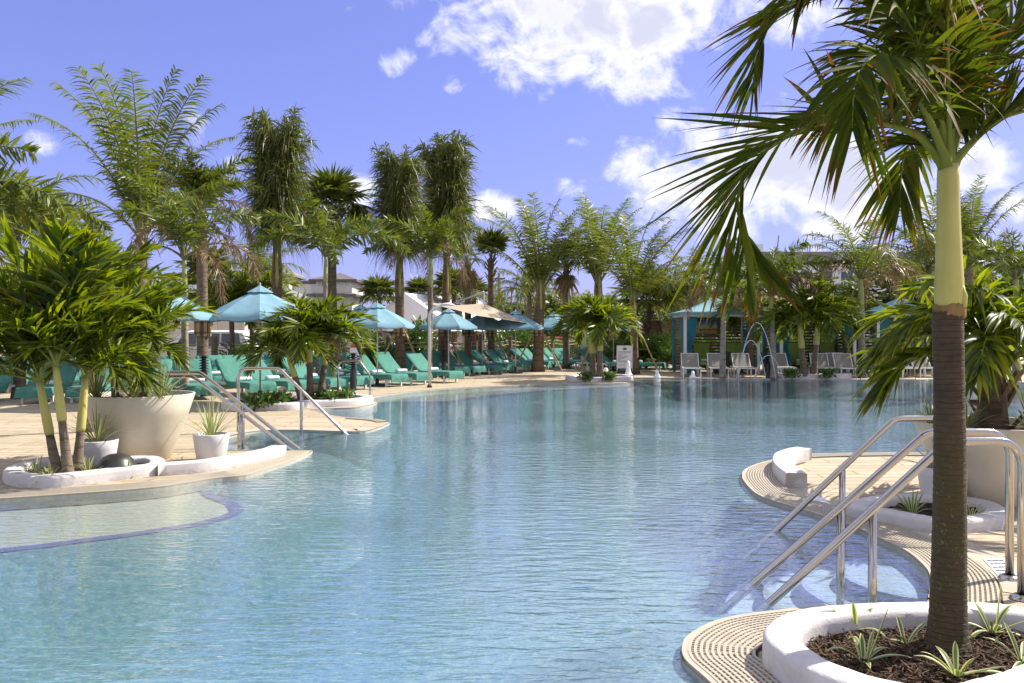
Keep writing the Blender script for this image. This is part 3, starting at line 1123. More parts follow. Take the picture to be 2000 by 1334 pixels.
def frond(curve, mat_, n=40, leaf=0.6, width=0.05, fold=25, sweep=(70, 25), droop=0.25, segs=3, nv=2, plume=0.0, t0=0.12, r0=0.02,
          jit=0.12, pl=None, ragged=0.12, up=(0, 0, 1), name='frond', gravity_side=0.0, sides=(-1, 1), twist=0.3):
    """feather leaf along a 3-D curve (m,3): rachis plus leaflets on both sides"""
    curve = np.asarray(curve, float)
    seglen = np.r_[0, np.cumsum(np.linalg.norm(np.diff(curve, axis=0), axis=1))]
    Ltot = seglen[-1]

    def ev(t):
        s = t * Ltot
        return np.stack([np.interp(s, seglen, curve[:, k]) for k in range(3)], axis=-1)
    fol = Fol()
    tt = np.linspace(0, 1, 14)
    fol.add(stalk(ev(tt), r0 * (1 - 0.88 * tt) * (1 + 1.2 * np.exp(-tt * 25)), 5))
    sd = []
    t = []
    for s in sides:
        q = np.linspace(t0, 1.0, n) + RNG.normal(0, 0.25 / n, n)
        t.append(np.clip(q, 0, 1))
        sd.append(np.full(n, s, float))
    t = np.concatenate(t)
    sd = np.concatenate(sd)
    keep = RNG.random(len(t)) > ragged * 0.4
    t, sd = t[keep], sd[keep]
    m = len(t)
    P = ev(t)
    T = nrm(ev(np.clip(t + 0.01, 0, 1)) - ev(np.clip(t - 0.01, 0, 1)))
    UP = np.tile(np.array(up, float), (m, 1))
    Sv = np.cross(T, UP)
    bad = np.linalg.norm(Sv, axis=1) < 0.15
    Sv[bad] = np.cross(T[bad], np.array([0.3, 1.0, 0.1]))
    Sv = nrm(Sv)
    N = nrm(np.cross(Sv, T))
    if plume:
        a = RNG.uniform(-math.pi, math.pi, m) * plume
        Sv, N = Sv * np.cos(a)[:, None] + N * np.sin(a)[:, None], N * np.cos(a)[:, None] - Sv * np.sin(a)[:, None]
    sw = np.radians(sweep[0] + (sweep[1] - sweep[0]) * t) + RNG.normal(0, jit, m)
    fo = np.radians(fold) + RNG.normal(0, jit * 1.2, m)
    D = nrm(T * np.cos(sw)[:, None] + (Sv * (sd * np.cos(fo))[:, None] + N * np.sin(fo)[:, None]) * np.sin(sw)[:, None])
    W = nrm(T - D * np.sum(T * D, axis=1)[:, None])
    Nn = nrm(np.cross(D, W)) * sd[:, None]
    ta = RNG.normal(0, twist, m)
    W = nrm(W * np.cos(ta)[:, None] + Nn * np.sin(ta)[:, None])
    tn = (t - t0) / (1 - t0)
    prof = np.interp(tn, *(pl or ([0, 0.12, 0.4, 0.75, 1.0], [0.55, 0.9, 1.0, 0.8, 0.42])))
    Ls = leaf * prof * (1 + RNG.normal(0, 0.08, m))
    cut = RNG.random(m) < ragged
    Ls = np.where(cut, Ls * RNG.uniform(0.6, 0.95, m), Ls)
    dr = np.abs(droop * (1 + RNG.normal(0, 0.4, m)))
    WD = width * (0.75 + 0.25 * prof) * (1 + RNG.normal(0, 0.12, m))
    fol.add(blades(P, D, W, Nn, Ls, WD, segs, dr, nv))
    return fol.mesh(name, mat_)


def arc_curve(L, elev, bend, k=1.6, m=16, yaw=0.0):
    """rachis in the XZ plane leaving at elev degrees and bending down by bend degrees in all"""
    t = np.linspace(0, 1, m)
    ang = np.radians(elev - bend * t ** k)
    ds = L / (m - 1)
    x = np.r_[0, np.cumsum(np.cos(ang[:-1]) * ds)]
    z = np.r_[0, np.cumsum(np.sin(ang[:-1]) * ds)]
    y = np.sin(t * 2.0) * yaw * L
    return np.stack([x, y, z], axis=1)


def fan_leaf(mat_, pet=0.9, rad=0.75, elev=45, n=26, droop=0.35, name='fan_frond', dry=False):
    fol = Fol()
    e = math.radians(elev)
    c = arc_curve(pet, elev, 18, m=8)
    fol.add(stalk(c, np.linspace(0.022, 0.013, 8), 5))
    p = c[-1]
    e2 = math.radians(elev - 18)
    X = np.array([math.cos(e2), 0, math.sin(e2)])
    Y = np.array([0, 1.0, 0])
    Nn = np.cross(X, Y)
    a = np.radians(np.linspace(-118, 118, n)) + RNG.normal(0, 0.03, n)
    D = nrm(X * np.cos(a)[:, None] + Y * np.sin(a)[:, None] + Nn[None] * (-0.25 + 0.3 * np.abs(np.sin(a)))[:, None])
    W = nrm(-X * np.sin(a)[:, None] + Y * np.cos(a)[:, None] + Nn[None] * RNG.normal(0, 0.35, n)[:, None])
    L = rad * (0.72 + 0.28 * np.cos(a * 0.6)) * (1 + RNG.normal(0, 0.07, n))
    fol.add(blades(np.tile(p, (n, 1)), D, W, np.tile(Nn, (n, 1)), L, np.full(n, rad * 0.13), 4, np.abs(RNG.normal(droop, droop * 0.4, n)), 2,
                   prof=([0, 0.35, 0.6, 1.0], [0.35, 1.0, 0.8, 0.06])))
    return fol.mesh(name, mat_)


# frond mesh variants by species: list of (elevation, mesh)
def variants(fn, specs):
    return [(s[0], fn(*s)) for s in specs]


VAR = {}
VAR['coconut'] = variants(lambda e, b_, L, k: frond(arc_curve(L, e, b_, k, yaw=RNG.normal(0, .03)), 'leaf_coconut', 56, 0.78, 0.046, 4, (80, 46), 0.42, 4, 2, 0.03, 0.16, 0.045, jit=.05, ragged=.06, twist=.2),
                          [(84, 30, 4.3, 2), (76, 48, 4.4, 2), (68, 60, 4.5, 1.8), (58, 70, 4.4, 1.7), (46, 80, 4.2, 1.6), (30, 80, 3.9, 1.5)])
VAR['tied'] = variants(lambda e, b_, L, k: frond(arc_curve(L, e, b_, k, yaw=RNG.normal(0, .02)), 'leaf_tied', 88, 1.25, 0.048, 5, (68, 36), 1.05, 5, 2, 0.4, 0.22, 0.045, jit=0.2),
                       [(90, 14, 4.5, 4), (87, 40, 4.5, 6), (86, 75, 4.4, 7), (84, 12, 4.2, 3), (88, 110, 4.3, 8)])
VAR['tiedsmall'] = VAR['tied']
VAR['foxtail'] = variants(lambda e, b_, L, k: frond(arc_curve(L, e, b_, k, yaw=RNG.normal(0, .04)), 'leaf_foxtail', 84, 0.44, 0.046, 10, (66, 48), 0.10, 3, 2, 1.0, 0.14, 0.026, jit=0.1, ragged=.03),
                          [(74, 70, 2.3, 1.7), (62, 95, 2.4, 1.5), (48, 110, 2.5, 1.4), (32, 105, 2.4, 1.3)])
VAR['foxdry'] = variants(lambda e, b_, L, k: frond(arc_curve(L, e, b_, k, yaw=RNG.normal(0, .05)), 'leaf_dry', 60, 0.38, 0.026, 10, (60, 40), 0.55, 3, 2, 0.9, 0.2, 0.024, jit=0.3),
                         [(40, 140, 2.0, 1.3), (20, 120, 2.1, 1.3), (60, 150, 2.0, 1.5)])
VAR['foxbig'] = variants(lambda e, b_, L, k: frond(arc_curve(L, e, b_, k, yaw=RNG.normal(0, .04)), 'leaf_coconut', 44, 0.74, 0.046, 8, (66, 38), 0.5, 4, 2, 0.08, 0.14, 0.03, jit=0.07, ragged=.06, twist=.2),
                         [(78, 60, 3.1, 1.7), (64, 85, 3.2, 1.5), (48, 105, 3.3, 1.4), (30, 100, 3.1, 1.3), (12, 90, 2.9, 1.3)])
VAR['sabal'] = variants(lambda e, d: fan_leaf('leaf_sabal', 0.75, 0.85, e, 26, d), [(84, .12), (68, .2), (48, .3), (24, .4), (-4, .5)])
VAR['sabaldry'] = variants(lambda e, d: fan_leaf('leaf_dry', 0.6, 0.7, e, 20, d), [(-55, .7), (-70, .7)])
VAR['xmas'] = variants(lambda e, b_, L, k: frond(arc_curve(L, e, b_, k, yaw=RNG.normal(0, .05)), 'leaf_christmas', 36, 0.56, 0.050, 26, (68, 22), 0.22, 4, 2, 0.12, 0.14, 0.02),
                       [(78, 75, 1.35, 1.6), (62, 95, 1.4, 1.4), (46, 110, 1.45, 1.3), (28, 105, 1.4, 1.3), (8, 80, 1.3, 1.2)])
VAR['xmasnear'] = variants(lambda e, b_, L, k: frond(arc_curve(L, e, b_, k, 20, yaw=RNG.normal(0, .05)), 'leaf_christmas', 40, 0.60, 0.046, 30, (68, 22), 0.26, 6, 3, 0.14, 0.14, 0.017),
                           [(80, 55, 1.25, 1.6), (68, 80, 1.35, 1.5), (54, 95, 1.4, 1.4), (38, 100, 1.4, 1.3), (18, 90, 1.3, 1.3)])


def place_fronds(root, top, key, picks, scale=1.0, spin=0.0, name='frond', squash=None):
    """picks: list of (variant index, azimuth degrees[, scale])"""
    for pk in picks:
        vi, a = pk[0], pk[1]
        sc = scale * (pk[2] if len(pk) > 2 else 1.0) * random.uniform(0.93, 1.07)
        o = link(name, VAR[key][vi % len(VAR[key])][1], root)
        o.location = top
        o.rotation_euler = (random.uniform(-.06, .06), random.uniform(-.06, .06), R(a) + spin)
        o.scale = (sc, sc * random.choice((-1, 1)), sc)


def ring(vi, n, a0=0.0, sc=1.0, jit=14):
    return [(vi, a0 + 360.0 * k / n + random.uniform(-jit, jit), sc) for k in range(n)]


def trunk(root, top, r0, r1, mat_, seg=10, lean=0.0, rings=20, flare=1.35, wob=0.02, name='trunk'):
    top = Vector(top)
    pts, rad = [], []
    k = rings
    ph = random.uniform(0, 6.28)
    for i in range(k + 1):
        t = i / k
        p = Vector((top.x * t + math.sin(ph + t * 2.2) * lean * math.sin(t * math.pi), top.y * t, top.z * t))
        pts.append(p)
        r = r0 + (r1 - r0) * t
        r *= 1 + (flare - 1) * math.exp(-t * top.z * 4.0)
        rad.append(r * (1 + random.uniform(-wob, wob)))
    mb = MB()
    mb.tube(pts, rad, seg)
    return mb.build(name, mat_, root, smooth=True)


def palm(name, label, base, top, r0, r1, bark, fronds, group=None, shaft=None, lean=0.0, boots=0, rings=20, sheath=False, flare=1.35):
    """fronds: list of (key, picks, scale[, dz]); base/top world points"""
    base, top = Vector(base), Vector(top)
    root = thing(name, label, 'palm tree', base, 0, group)
    lt = top - base
    if shaft:
        sl, sr, sm = shaft
        d = lt.normalized()
        tb = lt - d * sl
        trunk(root, tb, r0, r1, bark, lean=lean, rings=rings, flare=flare)
        mb = MB()
        mb.tube([tb + d * (sl * q) for q in (-.02, 0.05, 0.3, 0.6, 0.85, 1.0)], [sr * q for q in (1.0, 1.08, 1.06, .92, .78, .7)], 12)
        mb.build('crownshaft', sm, root, smooth=True)
    else:
        trunk(root, lt, r0, r1, bark, lean=lean, rings=rings, flare=flare)
    if sheath:
        # broad leaf bases clasping the crown of a coconut palm
        for k in range(5):
            a = k * 1.256 + random.uniform(-.2, .2)
            mb = MB()
            dv = Vector((math.cos(a), math.sin(a), 0))
            mb.tube([lt + dv * r1 * .6 - Vector((0, 0, .8)), lt + dv * r1 * .8 - Vector((0, 0, .35)), lt + dv * r1 * .7 + Vector((0, 0, .1)), lt + dv * r1 * .6 + Vector((0, 0, .7))],
                    [r1 * .30, r1 * .42, r1 * .34, r1 * .16], 7)
            mb.build('leaf_base', 'crownshaft_green' if k % 3 else 'sheath_brown', root, smooth=True)
    if boots:
        for k in range(boots):
            a = k * 2.399
            z = -1.0 + 1.05 * k / boots
            dv = Vector((math.cos(a), math.sin(a), 0))
            mb = MB()
            q = lt + Vector((0, 0, z)) + dv * r1 * 0.9
            mb.bar(q, q + dv * 0.16 + Vector((0, 0, 0.22)), 0.09, 0.03)
            mb.build('leaf_boot', 'bark_boot', root)
    for fr in fronds:
        dz = fr[3] if len(fr) > 3 else 0.0
        place_fronds(root, lt + Vector((0, 0, dz)), fr[0], fr[1], fr[2])
    return root


def base_at(px, d, z=0.0):
    return Vector(((px - 1000) / FPX * d, d, z))


def px_palm(name, label, bpx, d, tpx, tpy, *a, **k):
    return palm(name, label, base_at(bpx, d), at(tpx, tpy, d), *a, **k)


# ---- far and middle palms --------------------------------------------------
ADDF = lambda *rs: [q for r in rs for q in r]
px_palm('coconut_palm', 'tall coconut palm with upright feathery fronds behind the leafy pot palm', 268, 22, 278, 470, .17, .13, 'bark_grey',
        [('coconut', ADDF(ring(0, 3), ring(1, 6, 20), ring(2, 3, 50)), 1.05), ('coconut', [(4, 178, 1.0), (3, 10, .8)], 1.0)], sheath=True)
px_palm('foxtail_palm', 'slim grey palm with browned drooping plumes beside the thick bare trunk', 362, 18.5, 360, 505, .085, .07, 'bark_pale',
        [('foxtail', ADDF(ring(0, 3), ring(1, 3, 40)), 1.0), ('foxdry', [(0, 170, 1.15), (0, 10, 1.1), (2, 60), (2, 250), (1, 320)], 1.0)], shaft=(.7, .06, 'crownshaft_green'))
px_palm('cabbage_palm', 'thick straight trunked palm with a small crown between slim palm and tied palm', 396, 24, 394, 412, .17, .15, 'bark_grey',
        [('foxtail', ADDF(ring(0, 4), ring(1, 5, 30)), .95), ('foxdry', ADDF(ring(0, 5), ring(1, 3, 40)), 1.0), ('sabal', ring(0, 4), 1.0)], boots=8)
px_palm('coconut_palm', 'tall palm with tied up shaggy crown in front of the house with pyramid roof', 541, 26, 541, 522, .19, .16, 'bark_brown',
        [('tied', ADDF(ring(0, 5), ring(1, 6, 30), ring(2, 6, 10), ring(3, 4, 45), ring(4, 5, 20)), 1.08)], group='coconut palms with tied crowns', sheath=True, rings=34)
px_palm('cabbage_palm', 'fan leaved palm with rough trunk in front of the dark roofed house', 650, 28, 648, 415, .165, .14, 'bark_grey',
        [('sabal', ADDF(ring(0, 5), ring(1, 5, 20), ring(2, 6), ring(3, 7, 15), ring(4, 6, 40)), 1.2), ('sabaldry', ring(0, 4), .9)], boots=8)
px_palm('foxtail_palm', 'slim foxtail palm with two arching plumes touching the fan palm trunk', 634, 24, 636, 500, .075, .06, 'bark_pale',
        [('foxtail', [(2, 175, 1.1), (2, 8, 1.15), (1, 200), (1, 340), (0, 90), (0, 270), (1, 60), (3, 290, .9), (1, 120)], 1.0)], shaft=(.8, .06, 'crownshaft_green'))
px_palm('coconut_palm', 'tied crown palm in front of the white tent gable', 782, 28, 780, 545, .18, .15, 'bark_brown',
        [('tied', ADDF(ring(0, 5), ring(1, 5, 30), ring(2, 6, 10), ring(3, 4, 45), ring(4, 4, 20)), .98)], group='coconut palms with tied crowns', sheath=True, rings=34)
px_palm('coconut_palm', 'tied crown palm beside the black louvred bollard at the tent corner', 868, 30, 872, 540, .18, .15, 'bark_brown',
        [('tied', ADDF(ring(0, 5), ring(1, 6, 30), ring(2, 7, 10), ring(3, 5, 45), ring(4, 5, 20)), 1.12)], group='coconut palms with tied crowns', sheath=True, rings=34)
px_palm('foxtail_palm', 'slim foxtail palm with loose green and brown plumes beside the pool shower post', 838, 27, 842, 505, .105, .085, 'bark_grey',
        [('foxtail', ADDF(ring(0, 3), ring(1, 4, 20), ring(2, 3, 70)), .95), ('foxdry', [(0, 100), (0, 200), (2, 300), (1, 30)], .9)], shaft=(.9, .08, 'crownshaft_green'))
px_palm('cabbage_palm', 'thin trunked palm with a tiny ragged crown left of the bare pole palm', 914, 32, 914, 512, .15, .13, 'bark_grey',
        [('sabaldry', ring(0, 6), .75), ('sabal', [(0, 10), (0, 130), (1, 250), (2, 60), (2, 190), (3, 300)], .62), ('foxdry', [(0, 190), (0, 350)], .5)], boots=16)
px_palm('cabbage_palm', 'bare pole palm with upright tuft crown beside the wooden utility pole', 959, 34, 959, 505, .155, .13, 'bark_brown',
        [('sabal', ADDF(ring(0, 8), ring(1, 6, 25)), .95), ('sabal', ring(2, 3, 30), .6)], boots=20)
px_palm('coconut_palm', 'coconut palm with open feathery crown above the pale blue umbrellas', 1050, 33, 1055, 575, .24, .19, 'bark_brown',
        [('coconut', ADDF(ring(0, 3), ring(1, 5, 20), ring(2, 4, 50), [(3, 170), (3, 20)]), .98)], sheath=True)
px_palm('cabbage_palm', 'grey trunked fan palm half hidden between two feathery coconut palms', 1106, 36, 1106, 520, .16, .14, 'bark_grey',
        [('sabal', ADDF(ring(0, 5), ring(1, 6, 20), ring(2, 6), ring(3, 5, 15)), 1.0), ('sabaldry', ring(0, 5), .9)], boots=8)
px_palm('coconut_palm', 'dense coconut palm rising behind the double palm of the beach entry', 1172, 34, 1168, 560, .2, .17, 'bark_brown',
        [('coconut', ADDF(ring(0, 3), ring(1, 5, 20), ring(2, 5, 50), ring(3, 3, 10)), .95)], sheath=True)
px_palm('coconut_palm', 'coconut palm standing behind the white rules board', 1241, 31, 1236, 592, .15, .13, 'bark_brown',
        [('coconut', ADDF(ring(0, 3), ring(1, 5, 20), ring(2, 4, 50), ring(3, 3, 10), [(4, 0), (4, 330)]), .84)], sheath=True)
px_palm('areca_palm', 'loose feathery palm rising behind the left cabana roof', 1352, 37, 1350, 590, .14, .11, 'bark_brown',
        [('foxbig', ADDF(ring(0, 5), ring(1, 6, 20), ring(2, 6, 50), ring(3, 4)), 1.05)])
px_palm('foxtail_palm', 'slim foxtail palm between left and middle cabana in front of the slat wall', 1411, 27.9, 1414, 575, .105, .085, 'bark_pale',
        [('foxtail', ADDF(ring(0, 3), ring(1, 3, 20)), .8), ('foxdry', ADDF(ring(0, 4), ring(1, 2)), .8)], shaft=(.9, .09, 'crownshaft_green'))
px_palm('foxtail_palm', 'foxtail palm with one plume curling high beside the grey apartment roof', 1512, 27.6, 1506, 580, .115, .085, 'bark_pale',
        [('foxtail', [(0, 170, 1.15), (1, 10, 1.1), (1, 190), (0, 60), (0, 300), (2, 5, .95), (2, 120), (2, 240), (1, 280)], 1.05), ('foxdry', [(2, 20), (0, 60), (2, 330), (0, 200), (1, 100)], .95)],
        shaft=(.9, .09, 'crownshaft_green'))
px_palm('foxtail_palm', 'full foxtail palm with brown hanging plumes left of the right cabana', 1684, 28.2, 1681, 545, .13, .10, 'bark_pale',
        [('foxbig', [(0, 20), (0, 170), (0, 270), (1, 120), (1, 200), (2, 160, 1.05), (2, 20, .95), (1, 330), (0, 90), (2, 260)], .9), ('foxdry', [(0, 200, 1.2), (0, 340, 1.2), (2, 20, 1.1), (1, 300), (2, 150), (1, 60)], 1.05)],
        shaft=(.9, .10, 'crownshaft_green'))
px_palm('coconut_palm', 'bushy palm behind the right cabana and the mossy trunk', 1812, 34, 1815, 520, .17, .14, 'bark_grey',
        [('foxbig', ADDF(ring(0, 4), ring(1, 6, 20), ring(2, 6, 50), ring(3, 5, 10)), 1.12), ('foxdry', ring(0, 4), 1.1)])
px_palm('coconut_palm', 'upright coconut palm behind the cream pot palm', 1893, 31, 1893, 520, .17, .14, 'bark_grey',
        [('coconut', ADDF(ring(0, 4), ring(1, 5, 20), ring(2, 4, 50)), .78), ('foxtail', ring(2, 4), 1.0)])
px_palm('foxtail_palm', 'foxtail palm with dark plumes beyond the cream pot palm', 1985, 26, 1985, 545, .12, .09, 'bark_pale',
        [('foxtail', ADDF(ring(1, 5, 20), ring(2, 5)), 1.1)], shaft=(.9, .09, 'crownshaft_green'))
px_palm('coconut_palm', 'leaning palm at the far left whose fronds reach in over the deck', -190, 15.5, -180, 430, .16, .13, 'bark_grey',
        [('coconut', [(1, 20, .9), (2, 0, .95), (3, 340, .9), (2, 60), (1, 180), (2, 200), (3, 120)], .82), ('foxtail', [(2, 10, 1.2), (3, 340, 1.2), (2, 40, 1.2), (1, 0, 1.2), (3, 15, 1.25)], 1.1), ('foxdry', [(1, 15)], 1)])
px_palm('coconut_palm', 'feathery palm crossing behind the leafy pot palm at the far left', 38, 19, 30, 460, .15, .12, 'bark_grey',
        [('foxbig', ADDF(ring(1, 4, 20), ring(2, 5, 50), ring(3, 4, 10)), .8), ('foxtail', [(2, 0), (3, 10), (2, 300)], 1.0)])

# low background palms behind the fence
bgp = [('small fan palm above the beige trailer beside the thick bare trunk', 412, 34, 405, 545, 1.1, 'sabal'),
       ('round fan palm left of the white tent gable', 740, 45, 740, 588, 1.15, 'sabal'),
       ('fan palm rising behind the white tent ridge', 822, 48, 820, 582, 1.0, 'sabal'),
       ('fan palm with bushy crown above the taupe shade canopy', 888, 46, 886, 575, 1.25, 'sabal'),
       ('small fan palm right of the bare trunk above the taupe canopy arm', 926, 50, 926, 582, 1.0, 'sabal'),
       ('shaggy fan palm with hanging dead skirt right of the rules board', 1268, 39, 1268, 600, 1.5, 'sabal'),
       ('dark fan palm behind the left cabana corner', 1325, 44, 1325, 600, 1.15, 'sabal'),
       ('small feathery palm beside the tower house', 500, 38, 500, 545, .85, 'foxbig'),
       ('tiny feathery palm at the foot of the utility pole', 978, 60, 978, 612, .8, 'foxbig'),
       ('small drooping palm left of the brown coconut trunk', 1040, 42, 1033, 575, .8, 'foxbig')]
for lab, bx, d, tx, ty, sc, key in bgp:
    fr = [(key, ADDF(ring(0, 4), ring(1, 6, 20), ring(2, 7), ring(3, 6, 15)), sc)]
    if key == 'sabal':
        fr.append(('sabaldry', ring(0, 9 if 'skirt' in lab else 4), sc))
        if 'skirt' in lab:
            fr.append(('sabaldry', ADDF(ring(1, 9)), sc, -.5))
    px_palm('cabbage_palm' if key == 'sabal' else 'feather_palm', lab, bx, d, tx, ty, .16, .14, 'bark_grey', fr)

# ---- Christmas palms in the beds -------------------------------------------
XG = (.55, .05, 'crownshaft_yellow')


def xpalm(label, base, top, r, fr, shaft, key='xmas', sc=1.0, group=None, dry=0, bark='bark_grey'):
    fl = [(key, fr, sc)]
    if dry:
        fl.append(('foxdry', [(0, random.uniform(0, 360), .5) for _ in range(dry)], 1.0, -.15))
    return palm('christmas_palm', label, base, top, r, r * .8, bark, fl, shaft=shaft, group=group, rings=26)


for lab, b0, t0, fr in (
        ('slim palm leaning left in the three-palm bed', (112, 915, 8.3), (77, 745, 8.25), [(0, 100), (1, 190, .95), (2, 215, .85), (0, 330, 1.1), (1, 280, .8), (0, 20), (3, 235, .7), (4, 195, .75), (0, 200, 1.1)]),
        ('upright middle palm of the three-palm bed', (134, 930, 8.15), (109, 715, 8.1), [(0, 60, 1.1), (0, 220, 1.15), (1, 150), (0, 300, 1.1), (1, 20, .8), (2, 255, .7), (1, 100), (1, 190), (0, 340, 1.15), (2, 210, .85)]),
        ('slim palm leaning right in the three-palm bed', (150, 925, 8.35), (167, 738, 8.4), [(0, 40, .9), (1, 0, .7), (1, 300, .7), (2, 350, .6), (3, 320, .62), (2, 80, .7), (2, 250, .65), (3, 345, .62), (0, 180, 1.0), (0, 260, .9)])):
    b3, t3 = at(*b0), at(*t0)
    b3.z = 0.055
    xpalm(lab, b3, t3, .047, fr, (.55, .043, 'crownshaft_yellow'), 'xmasnear', 1.02)

for lab, b0, t0, fr in (
        ('left leaning palm of the trio in the mid bed', (592, 792, 16.9), (562, 692, 16.9), ADDF(ring(0, 2), ring(1, 3, 20), ring(2, 4, 50), ring(3, 3))),
        ('upright palm of the trio in the mid bed', (606, 790, 17.2), (604, 662, 17.2), ADDF(ring(0, 3), ring(1, 5, 20), ring(2, 5, 50), ring(3, 4, 10))),
        ('right leaning palm of the trio in the mid bed', (624, 787, 17.5), (640, 668, 17.5), ADDF(ring(0, 3), ring(1, 5, 20), ring(2, 5, 50), ring(3, 3)))):
    b3, t3 = at(*b0), at(*t0)
    b3.z = 0.08
    xpalm(lab, b3, t3, .075, fr, (.5, .062, 'crownshaft_yellow'), 'xmas', .86, dry=1)
for lab, b0, t0, fr in (
        ('left trunk of the double palm at the beach entry', (1160, 740, 26.2), (1154, 645, 26.2), ADDF(ring(0, 3), ring(1, 5, 20), ring(2, 6, 50), ring(3, 4))),
        ('right trunk of the double palm at the beach entry with dead frond', (1172, 741, 26.0), (1172, 640, 26.0), ADDF(ring(0, 3), ring(1, 5, 20), ring(2, 6, 50), ring(3, 4)))):
    b3, t3 = at(*b0), at(*t0)
    b3.z = 0.08
    xpalm(lab, b3, t3, .11, fr, (.75, .1, 'crownshaft_yellow'), 'xmas', 1.0, dry=4 if 'dead' in lab else 0)
for lab, b0, t0, fr in (
        ('left palm of the twin palms before the middle cabana', (1571, 735, 27.8), (1562, 635, 27.8), ADDF(ring(0, 3), ring(1, 5, 20), ring(2, 6, 50), ring(3, 4))),
        ('right palm of the twin palms before the middle cabana', (1589, 735, 27.8), (1598, 628, 27.8), ADDF(ring(0, 3), ring(1, 5, 20), ring(2, 6, 50), ring(3, 4)))):
    b3, t3 = at(*b0), at(*t0)
    b3.z = 0.08
    xpalm(lab, b3, t3, .11, fr, (.8, .1, 'crownshaft_yellow'), 'xmas', 1.2)
xpalm('leaning palm between middle and right cabana', base_at(1668, 31), at(1640, 628, 31), .12, ADDF(ring(1, 4), ring(2, 5), ring(3, 4)), (.4, .1, 'crownshaft_green'), 'xmas', 1.1)
xpalm('small dark palm between left and middle cabana', base_at(1468, 31.0), at(1462, 610, 31), .12, ADDF(ring(1, 4), ring(2, 5), ring(3, 4)), (.4, .1, 'crownshaft_green'), 'xmas', 1.15, dry=2)
xpalm('small palm behind the left umbrellas above the parked car', base_at(455, 27), at(452, 605, 27), .10, ADDF(ring(0, 3), ring(1, 5), ring(2, 5), ring(3, 4)), (.4, .1, 'crownshaft_green'), 'xmas', 1.35)
xpalm('small palm right of the slim palm trunk above the parked car', base_at(492, 29), at(492, 600, 29), .10, ADDF(ring(0, 4), ring(1, 5), ring(2, 5)), (.4, .1, 'crownshaft_green'), 'xmas', 1.3)

# ---- hero palm at the right -------------------------------------------------
HD = 3.72
hb = base_at(1850, HD, 0.05)
hero = thing('christmas_palm', 'large mossy trunked palm with yellow crownshaft in the near white bed', 'palm tree', hb)
pts, rad = [], []
K = 110
zt = at(1853, 600, HD).z - hb.z
for i in range(K + 1):
    t = i / K
    z = zt * t
    r = np.interp(z, [0, .06, .16, .4, .8, 1.2, 1.6], [.112, .090, .081, .075, .069, .066, .066])
    r *= 1 + (0.016 * math.sin(i * 2.7) + random.uniform(-.022, .022)) * min(1, .3 + t)
    pts.append(Vector((0.012 * math.sin(t * 3), 0, z - 0.02)))
    rad.append(float(r))
mb = MB()
mb.tube(pts, rad, 28)
mb.build('trunk', 'bark_hero', hero, smooth=True)
mb = MB()
zc = at(1853, 330, HD).z - hb.z
mb.tube([Vector((0.01, 0, zt - .03)), Vector((0.01, 0, zt)), Vector((0.01, 0, zt + .05)), Vector((.008, 0, zt + .2)), Vector((.006, 0, zt + .42)), Vector((.004, 0, zc - .04)), Vector((.004, 0, zc + .02))],
        [.058, .063, .065, .058, .050, .047, .044], 28)
mb.build('crownshaft', 'crownshaft_yellow', hero, smooth=True)
mb = MB()
mb.lathe([(.062, -.05), (.070, -.04), (.071, -.018), (.068, .004), (.062, .012)], 26, (0.01, 0, zt))
mb.v = [(x * (1 + random.uniform(-.03, .03)), y * (1 + random.uniform(-.03, .03)), z + random.uniform(-.006, .012)) for x, y, z in mb.v]
mb.build('leaf_scar', 'sheath_brown', hero)
mb = MB()
mb.tube([Vector((.05, -.045, zt + .0)), Vector((.053, -.05, zt + .05)), Vector((.05, -.045, zt + .1))], [.016, .014, .002], 8)
mb.build('bud', 'crownshaft_yellow', hero, smooth=True)
crown = Vector((0.004, 0, zc))


def hero_frond(pp, n, leaf, width, fold, sweep, droop, up=(0, 0, 1), mat_='leaf_hero', r0=.02, t0=.14, ragged=.15, pl=None, plume=.12, sides=(-1, 1), twist=.3):
    pts = [Vector(crown)] + [at(a, b_, d_) - hb for a, b_, d_ in pp]
    cv = catmull(pts, .05)
    me = frond([tuple(p) for p in cv], mat_, n, leaf, width, fold, sweep, droop, 7, 3, plume, t0, r0, .1, pl, ragged, up, sides=sides, twist=twist)
    link('frond', me, hero)


PL2 = ([0, .1, .35, .7, 1.0], [.6, .95, 1.0, .85, .5])
# long left frond that arches over and hangs
hero_frond([(1830, 300, 3.70), (1790, 262, 3.62), (1700, 235, 3.5), (1600, 240, 3.42), (1510, 283, 3.36), (1460, 330, 3.34), (1440, 380, 3.33), (1442, 440, 3.34), (1468, 510, 3.36)],
           66, .60, .025, 15, (62, 22), .12, up=(-.35, -.15, .9), t0=.22, pl=PL2)
# frond curling towards the camera, leaflets hanging
hero_frond([(1838, 290, 3.66), (1808, 220, 3.5), (1765, 135, 3.36), (1722, 108, 3.2), (1685, 130, 3.05), (1668, 180, 2.98), (1664, 250, 2.95)],
           54, .42, .027, 25, (66, 25), .55, up=(-.2, -.6, .8), t0=.25, pl=PL2)
# upper left frond arching out of the top of the frame
hero_frond([(1848, 250, 3.72), (1820, 150, 3.75), (1755, 40, 3.78), (1670, -10, 3.78), (1575, 0, 3.76), (1512, 36, 3.74), (1484, 90, 3.72), (1470, 170, 3.7)],
           62, .46, .025, 18, (58, 20), .2, up=(-.4, -.2, .9), t0=.25, pl=PL2)
